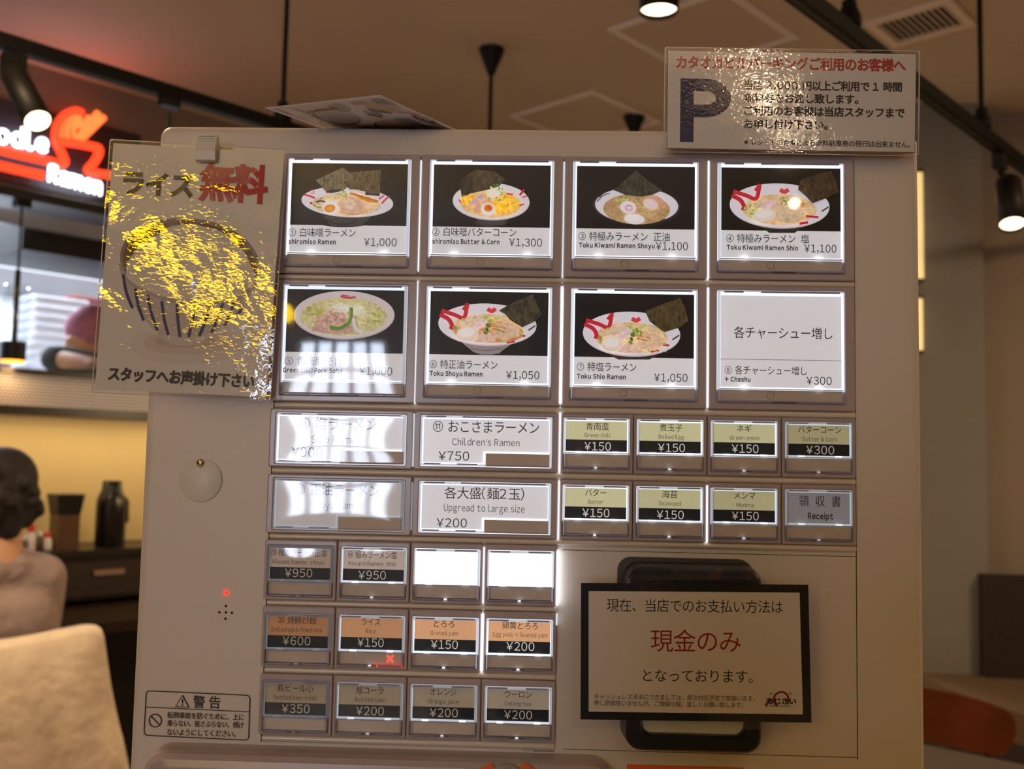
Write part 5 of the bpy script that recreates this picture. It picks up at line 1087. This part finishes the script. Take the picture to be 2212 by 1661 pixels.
# ---- note acceptor, half hidden by the black-framed notice
ax0, ax1 = at(1352, 1500, -0.020).x, at(1647, 1500, -0.020).x; az1, az0 = at(1500, 1226, -0.020).z, at(1500, 1627, -0.020).z
c_ = ((ax0+ax1)/2, (az0+az1)/2); wA, hA = ax1-ax0, az1-az0
b = MB(); lo = [rrect((c_[0], yy, c_[1]), X, Z, wA-2*i_, hA-2*i_, 0.009-i_*0.4, 6) for i_, yy in ((-0.0012, BF_), (-0.0004, -0.010), (0.0004, -0.018), (0.0018, -0.020))]
iA = [rrect((c_[0], yy, c_[1]), X, Z, wA-0.0165-2*i_, hA-0.0165-2*i_, 0.006, 6) for i_, yy in ((0, -0.020), (0.0012, -0.017), (0.0022, BF_-0.001))]
lofted(b, lo+iA, M['black'], False, False, False); na = b.build('note_acceptor', tm, 'black rounded frame of the banknote acceptor')
b = MB(); b.prism(rrect((c_[0], -0.0135, c_[1]), X, Z, wA-0.0185, hA-0.0185, 0.004), Y*0.004, M['whitep']); b.build('inner_tray', na, 'pale tray inside the frame')
b = MB(); zt3 = at(1500, 1254, -0.012).z; b.bb(ax0+0.010, ax1-0.010, -0.0165, -0.0136, at(1500, 1262, -0.012).z, zt3, M['greyp']); b.build('note_slot', na, 'dark banknote slot')
b = MB(); g0, g1 = at(1338, 1215, -0.012), at(1635, 1262, -0.012); zz = at(1500, 1210, -0.010).z
b.prism(rrect(((g0.x+g1.x)/2, 0, (zz+az0+0.05)/2), X, Z, g1.x-g0.x, zz-az0-0.05, 0.008), Y*BF_, M['greyp']); 
b.build('acceptor_hood', na, 'grey hood around the note acceptor'); 
b = MB(); cs = [at(*p, -0.0212) for p in ((1381, 1228), (1627, 1226), (1626, 1252), (1379, 1253))]; n = 14; vs = []
for k in range(n+1):
    t = k/n; u, l = cs[0].lerp(cs[1], t), cs[3].lerp(cs[2], t); w_ = 0.0007*math.sin(t*9)
    vs += [u-Y*w_, l-Y*w_*0.4]
b.add(vs, [(2*k, 2*k+1, 2*k+3, 2*k+2) for k in range(n)], M['tape'], smooth=True); b.build('tape_strip', na, 'strip of clear tape')

# ================================================================== NOTICES
def sheet_on(corners, y, yfun=None):
    tl, tr, br, bl = [at(*p, y) for p in corners]; eu = (tr-tl+br-bl).normalized(); n = -Y; ev = Z - eu*Z.dot(eu); ev.normalize()
    return Sheet(lambda px, py: at(px, py, y), eu, ev, n)
def plate(b, corners, y, th, m, r=4, col=(1, 1, 1, 0), m2=None):
    b.prism([at(*p, y) for p in qrr(corners, r)], Y*th, m, m2, col)
def film_grid(b, corners, y, m, nx=20, nz=24, amp=0.0006, seed=1):
    rnd = random.Random(seed); ph = [rnd.uniform(0, 6) for _ in range(6)]; c4 = [at(*p, y) for p in corners]; vs = []
    for j in range(nz+1):
        for i in range(nx+1):
            u, v = i/nx, j/nz; p = (c4[0].lerp(c4[1], u)).lerp(c4[3].lerp(c4[2], u), v)
            vs.append(p-Y*amp*(math.sin(u*3.1+ph[0])*math.sin(v*2.7+ph[1])+0.25*math.sin(u*8+v*6+ph[2])+0.5))
    b.add(vs, [(j*(nx+1)+i, j*(nx+1)+i+1, (j+1)*(nx+1)+i+1, (j+1)*(nx+1)+i) for j in range(nz) for i in range(nx)], m, smooth=True)
def rim(b, corners, y, m, wd=2.0, r=6):
    P_ = [at(*p, y) for p in qrr(corners, r)]; c = sum(P_, Vector())/len(P_); I_ = [p+(c-p).normalized()*wd*PX for p in P_]
    b.ring(P_, I_, Y*0.0006, m)
def film_edge():
    m = bpy.data.materials.new('film_edge'); m.use_nodes = True; nt = m.node_tree; p = nt.nodes['Principled BSDF']
    p.inputs['Base Color'].default_value = (0.62, 0.60, 0.74, 1); p.inputs['Roughness'].default_value = 0.15
    t = nt.nodes.new('ShaderNodeBsdfTranslucent'); t.inputs[0].default_value = (0.85, 0.84, 1.0, 1); mx = nt.nodes.new('ShaderNodeMixShader'); mx.inputs[0].default_value = 0.55
    nt.links.new(p.outputs[0], mx.inputs[1]); nt.links.new(t.outputs[0], mx.inputs[2]); nt.links.new(mx.outputs[0], nt.nodes['Material Output'].inputs['Surface']); return m
M['rim'] = film_edge()
# -- free rice notice
YR1 = -0.0125; rc_ = [(237, 300), (621, 322), (584, 866), (197, 848)]; rp = [(245, 309), (614, 331), (575, 858), (205, 841)]
SR = sheet_on(rc_, YR1)
rn = thing('laminated_notice', at(430, 866, YR1), 'laminated free rice notice with a striped bowl, clipped to the upper left of the machine', 'notice')
b = MB(); plate(b, rp, YR1, 0.0003, M['ink'], 1, (*lin((232, 226, 218)), 0))
c2 = crop(180, 270, 2.679)
DB = (66, 44, 30); CRD = (190, 40, 44)
for k, (x, y, rx, ry, col) in enumerate(((600, 1275, 330, 110, (226, 216, 206)), (600, 1262, 250, 70, (218, 204, 194)), (590, 1250, 180, 40, (204, 186, 174)))): shape(b, SR, c2(ell(x, y, rx, ry)), col)
bowl = [(212, 800), (216, 860), (240, 940), (285, 1030), (340, 1110), (400, 1180), (440, 1215), (470, 1250), (530, 1272), (600, 1278), (670, 1268), (715, 1240), (740, 1205), (800, 1175), (870, 1110), (930, 1040), (980, 960), (1010, 880), (1020, 800)]
shape(b, SR, c2(bowl), (206, 196, 192)); shape(b, SR, c2([(440, 1210), (470, 1250), (530, 1272), (600, 1278), (670, 1268), (715, 1240), (735, 1208), (590, 1228)]), (214, 204, 198))
shape(b, SR, c2(ell(616, 790, 405, 250, 6)), (150, 134, 132)); shape(b, SR, c2(ell(616, 796, 388, 236, 6)), (128, 98, 78)); 
rice = [(248, 880), (252, 800), (330, 690), (420, 640), (500, 590), (560, 578), (600, 585), (640, 572), (700, 590), (760, 600), (800, 620), (850, 650), (880, 690), (930, 730), (960, 790), (985, 840), (1000, 890), (960, 960), (870, 1010), (740, 1030), (600, 1025), (480, 1000), (360, 960), (290, 920)]
shape(b, SR, c2(rice), (232, 226, 214)); stroke(b, SR, c2(smooth([(213, 800), (240, 880), (330, 950), (480, 1005), (620, 1028), (800, 1025), (920, 985), (1000, 900), (1019, 820)], 5)), 7, (190, 176, 172))
for p, q, m_ in (((232, 865), (286, 1060), (250, 970)), ((302, 945), (350, 1132), (318, 1040)), ((374, 985), (430, 1190), (395, 1090)), ((455, 1020), (493, 1216), (468, 1120)), ((542, 1035), (560, 1228), (548, 1130)), ((646, 1042), (610, 1228), (632, 1135)), ((732, 1040), (672, 1222), (708, 1130)), ((808, 1030), (742, 1200), (782, 1115)), ((872, 1020), (818, 1160), (850, 1095)), ((920, 1060), (890, 1100), (906, 1080))): stroke(b, SR, c2(smooth([p, m_, q], 4)), 6.5, (58, 60, 108))
text(b, SR, 'ライス', 266, 419, 399.5, 55, DB, 0.045); text(b, SR, '無料', 430, 580, 398, 82, CRD, 0.042); text(b, SR, 'スタッフへお声掛け下さい', 233, 550, 816, 30, (48, 34, 28), 0.04)
b.build('paper', rn)
b = MB(); film_grid(b, rc_, YR1-0.0006, M['film'], amp=0.0005, seed=4); rim(b, rc_, YR1-0.0008, M['rim'], 2.4); b.build('laminate_film', rn)
# -- clip
q0, q1 = at(426, 290, -0.016), at(466, 349, -0.016); xc_ = (q0.x+q1.x)/2; wC = q1.x-q0.x; e_ = SR.eu
cl = thing('plastic_clip', Vector((xc_, -0.014, q1.z)), 'white plastic clip gripping the top of the rice notice', 'clip')
b = MB(); pr_ = [(-0.0145, q1.z), (-0.0175, q1.z+0.0006), (-0.0185, q1.z+0.006), (-0.0172, q0.z-0.0025), (-0.0160, q0.z), (-0.0140, q0.z), (-0.0142, q1.z+0.008)]
b.prism([Vector((xc_-wC/2, y, z)) for y, z in pr_], X*wC, M['whitep'])
for k in range(4): zz = q0.z-0.0012-k*0.0016; b.bb(xc_-wC/2+0.001, xc_+wC/2-0.001, -0.0180, -0.0165, zz-0.0004, zz+0.0004, M['whitep'])
b.build('front_jaw', cl)
q2 = at(473, 290, 0.0); b = MB(); b.bb(xc_-wC/2+0.002, q2.x, -0.0122, BF_-0.0002, q0.z-0.009, q0.z-0.0005, M['whitep']); b.bb(xc_-wC/2+0.002, xc_+wC/2+0.0005, -0.0142, -0.0122, q0.z-0.004, q0.z-0.0008, M['whitep']); b.build('back_jaw', cl)
# -- parking notice
YP = -0.010; pc_ = [(1436, 101), (1988, 109), (1985, 337), (1433, 328)]; pp_ = [(1442, 108), (1980, 116), (1977, 330), (1440, 321)]
SP = sheet_on(pc_, YP)
pn = thing('laminated_notice', at(1710, 337, YP), 'laminated parking notice with a big blue P, upper right of the machine', 'notice')
b = MB(); plate(b, pp_, YP, 0.0003, M['ink'], 1, (*lin((70, 62, 60)), 0))
shape(b, SP, [(1443.2, 109.2), (1978.8, 117.2), (1975.8, 328.8), (1441.2, 319.8)], (228, 224, 222))
TX = (34, 30, 32); PB = (34, 40, 92)
text(b, SP, 'カタオカビルパーキングご利用のお客様へ', 1459, 1956, 138.3, 29, (180, 44, 38), 0.040)
shape(b, SP, [(1470, 169.5), (1526, 170.5)]+[(x, y) for x, y in ell(1526, 212, 53, 41.5, 1, 20, -88, 88)]+[(1498.5, 253), (1498, 307), (1468.5, 306.5)], PB)
shape(b, SP, [(1498.5, 197), (1524, 197.5)]+[(x, y) for x, y in ell(1524, 211.7, 22, 14.3, 1, 16, -88, 88)]+[(1498.5, 226)], (228, 224, 222))
text(b, SP, '当店 2,000 円以上ご利用で 1 時間', 1607, 1948, 186.2, 22, TX, 0.034); text(b, SP, '無料券をお渡し致します。', 1607, 1854, 213.4, 22, TX, 0.034)
text(b, SP, 'ご利用のお客様は当店スタッフまで', 1607, 1954, 242, 22, TX, 0.034); text(b, SP, 'お申し付け下さい。', 1607, 1788, 269.4, 22, TX, 0.034)
text(b, SP, '※レシートの合算による無料駐車券の発行は出来ません。', 1607, 1965, 310, 14.5, TX, 0.014)
b.build('paper', pn)
b = MB(); film_grid(b, pc_, YP-0.0006, M['film2'], amp=0.0004, seed=9); rim(b, pc_, YP-0.0008, M['rim2'] if 'rim2' in M else M['rim'], 2.2); b.build('laminate_film', pn)
b = MB(); q = at(1960, 330, YP); 
for x in (1470, 1950):
    q = at(x, 296, YP); b.bb(q.x-0.006, q.x+0.006, YP+0.0003, BF_, q.z-0.001, q.z+0.008, M['whitep'])
b.build('mounting_pad', pn)
# -- cash only notice with black frame
YN = -0.0235; bow = lambda x: 0.0022*math.sin(max(0, min(1, (x-1255)/495))*math.pi)
SN = Sheet(lambda px, py: at(px, py, YN)); nc = [(1255, 1259), (1746, 1263), (1753, 1561), (1254, 1554)]
SN = sheet_on(nc, YN); SN.eu = (at(1700, 1545, YN)-at(1290, 1539, YN)).normalized(); SN.ev = (Z-SN.eu*Z.dot(SN.eu)).normalized()
cn = thing('laminated_notice', at(1500, 1561, YN), 'black-framed cash only notice taped over the banknote acceptor', 'notice')
b = MB(); b.prism([at(*p, YN) for p in nc], Y*0.0006, M['ink'], None, (*lin((20, 18, 20)), 0)); fr = b.build('black_border', cn, 'wide black border')
b = MB(); b.add([at(*p, YN-0.00004) for p in ((1271.6, 1276.8), (1727.2, 1280), (1734.3, 1543), (1271.6, 1537))], [(0, 1, 2, 3)], M['ink'], (*lin((228, 220, 212)), 0)); b.layer = 3
T2 = (34, 28, 28)
text(b, SN, '現在、当店でのお支払い方法は', 1310, 1690.5, 1309.5, 29, T2, 0.008); text(b, SN, '現金のみ', 1405.7, 1600, 1385.5, 50, (160, 26, 26), 0.008); text(b, SN, 'となっております。', 1389, 1626, 1460.5, 29, T2, 0.008)
text(b, SN, 'キャッシュレス決済につきましては、順次対応予定で御座います。', 1283.7, 1630, 1506.5, 12.5, T2, 0.006); text(b, SN, '申し訳御座いませんが、ご理解の程、宜しくお願い致します。', 1283.7, 1605, 1520.5, 12.5, T2, 0.006)
LG = crop(1630, 1460, 16.6)
stroke(b, SN, LG(ell(950, 840, 265, 265, 0, 46, 118, 400)), 4.6, (150, 26, 34))
text(b, SN, 'あじさい', 1655, 1720, 1514.5, 14, (24, 20, 22), 0.05)
for x, m_ in ((590, '函'), (1270, '館')): text(b, SN, m_, 1630+(x-48)/16.6, 1630+(x+48)/16.6, 1498.2, 6, (90, 74, 60))
text(b, SN, '麺', 1651.5, 1658.5, 1522.5, 6.5, (150, 30, 30), 0.04); text(b, SN, 'Menkitchin', 1663, 1707, 1524.8, 4.6, (60, 46, 40), 0.02)
b.build('paper', cn)
b = MB(); film_grid(b, [(1238, 1241), (1768, 1246), (1776, 1578), (1236, 1571)], YN-0.0012, M['film2'], amp=0.0008, seed=12); b.build('laminate_film', cn)
# -- laminated menu lying on top, its front edge jutting out over the buttons
ZM = BT_+0.0022; m0, m1, m2, m3 = atz(573, 230, ZM), atz(820, 203, ZM), atz(975, 273, ZM), atz(690, 272, ZM)
d1 = (m2-m1); d0 = (m3-m0); k1, k0 = 3.4, 3.4*d1.length/d0.length; b0_, b1_ = m0+d0*k0, m1+d1*k1
mn = thing('laminated_menu', (m0+m1)/2, 'laminated food menu lying on top of the machine, printed underside jutting forward', 'menu')
mp = lambda u, v: (m0.lerp(m1, u)).lerp(b0_.lerp(b1_, u), v)           # u along the front edge, v to the back
def quad_sheet(b, u0, u1, v0, v1, z, m, col=(1, 1, 1, 0)): b.prism([mp(u0, v0)+Z*z, mp(u1, v0)+Z*z, mp(u1, v1)+Z*z, mp(u0, v1)+Z*z], Z*0.0003, m, None, col)
b = MB(); quad_sheet(b, 0.04, 0.96, 0.015, 0.99, 0.0, M['ink'], (*lin((246, 238, 230)), 0))
ME = Sheet(lambda x, y: mp(x, y), (m1-m0).normalized(), (b0_-m0).normalized(), -Z); V_ = 1/3.4
def um(L): return [(x, y*V_) for x, y in L]
def menu_bowl(x, y, rx, ry, rot, body, soup):
    shape(b, ME, um(ell(x-0.03, y+0.03, rx*1.02, ry*1.02, rot, 30)), body); shape(b, ME, um(ell(x, y, rx*0.92, ry*0.92, rot, 30)), (206, 190, 160)); shape(b, ME, um(ell(x, y, rx*0.84, ry*0.82, rot, 30)), soup, 0, M['food'])
menu_bowl(0.34, 0.42, 0.17, 0.26, 20, (80, 66, 62), (190, 168, 110)); menu_bowl(0.53, 0.20, 0.07, 0.11, 10, (70, 60, 58), (176, 160, 110)); menu_bowl(0.36, 0.86, 0.10, 0.12, 0, (56, 46, 46), (170, 110, 60)); menu_bowl(0.60, 0.80, 0.15, 0.17, 20, (62, 54, 60), (200, 150, 90)); menu_bowl(0.85, 0.28, 0.13, 0.17, 30, (190, 160, 140), (206, 160, 90))
shape(b, ME, um([(0.86, 0.08), (0.99, 0.12), (0.97, 0.30), (0.84, 0.22)]), (84, 80, 90), 0, M['nori']); shape(b, ME, um([(0.70, 0.62), (0.82, 0.66), (0.84, 0.98), (0.68, 0.84)]), (86, 80, 70), 0, M['nori'])
shape(b, ME, um([(0.66, 0.12), (0.80, 0.10), (0.79, 0.18), (0.67, 0.20)]), (196, 110, 104)); stroke(b, ME, um(ell(0.93, 0.72, 0.055, 0.13, 0, 24)), 0.02, (170, 40, 40))
rnd = random.Random(5)
for k in range(5):
    for j in range(2+k % 2):
        x, y = (0.16+0.02*j, 0.12+0.10*k) if k < 3 else (0.58+0.05*k-0.1, 0.34+0.07*j); stroke(b, ME, um([(x, y), (x+0.015, y+0.09)]), 0.012, (50, 40, 40))
for x, y in ((0.60, 0.40), (0.63, 0.42), (0.70, 0.30), (0.73, 0.33), (0.76, 0.36), (0.90, 0.60), (0.91, 0.70), (0.94, 0.78)): stroke(b, ME, um([(x, y), (x+0.03, y+0.12)]), 0.014, (40, 34, 36))
for x, y, x2, y2 in ((0.22, 0.22, 0.5, 0.2), (0.86, 0.45, 1.0, 0.55), (0.60, 0.45, 0.70, 0.5)): stroke(b, ME, um([(x, y), (x2, y2)]), 0.008, (196, 130, 110))
b.build('paper', mn)
b = MB(); quad_sheet(b, 0, 1, 0, 1, -0.0009, M['cover']); 
b.ring([mp(0, 0)-Z*0.001, mp(1, 0)-Z*0.001, mp(1, 1)-Z*0.001, mp(0, 1)-Z*0.001], [mp(0.03, 0.012)-Z*0.001, mp(0.97, 0.012)-Z*0.001, mp(0.97, 0.99)-Z*0.001, mp(0.03, 0.99)-Z*0.001], Z*0.0004, M['rim'])
b.build('laminate_film', mn)
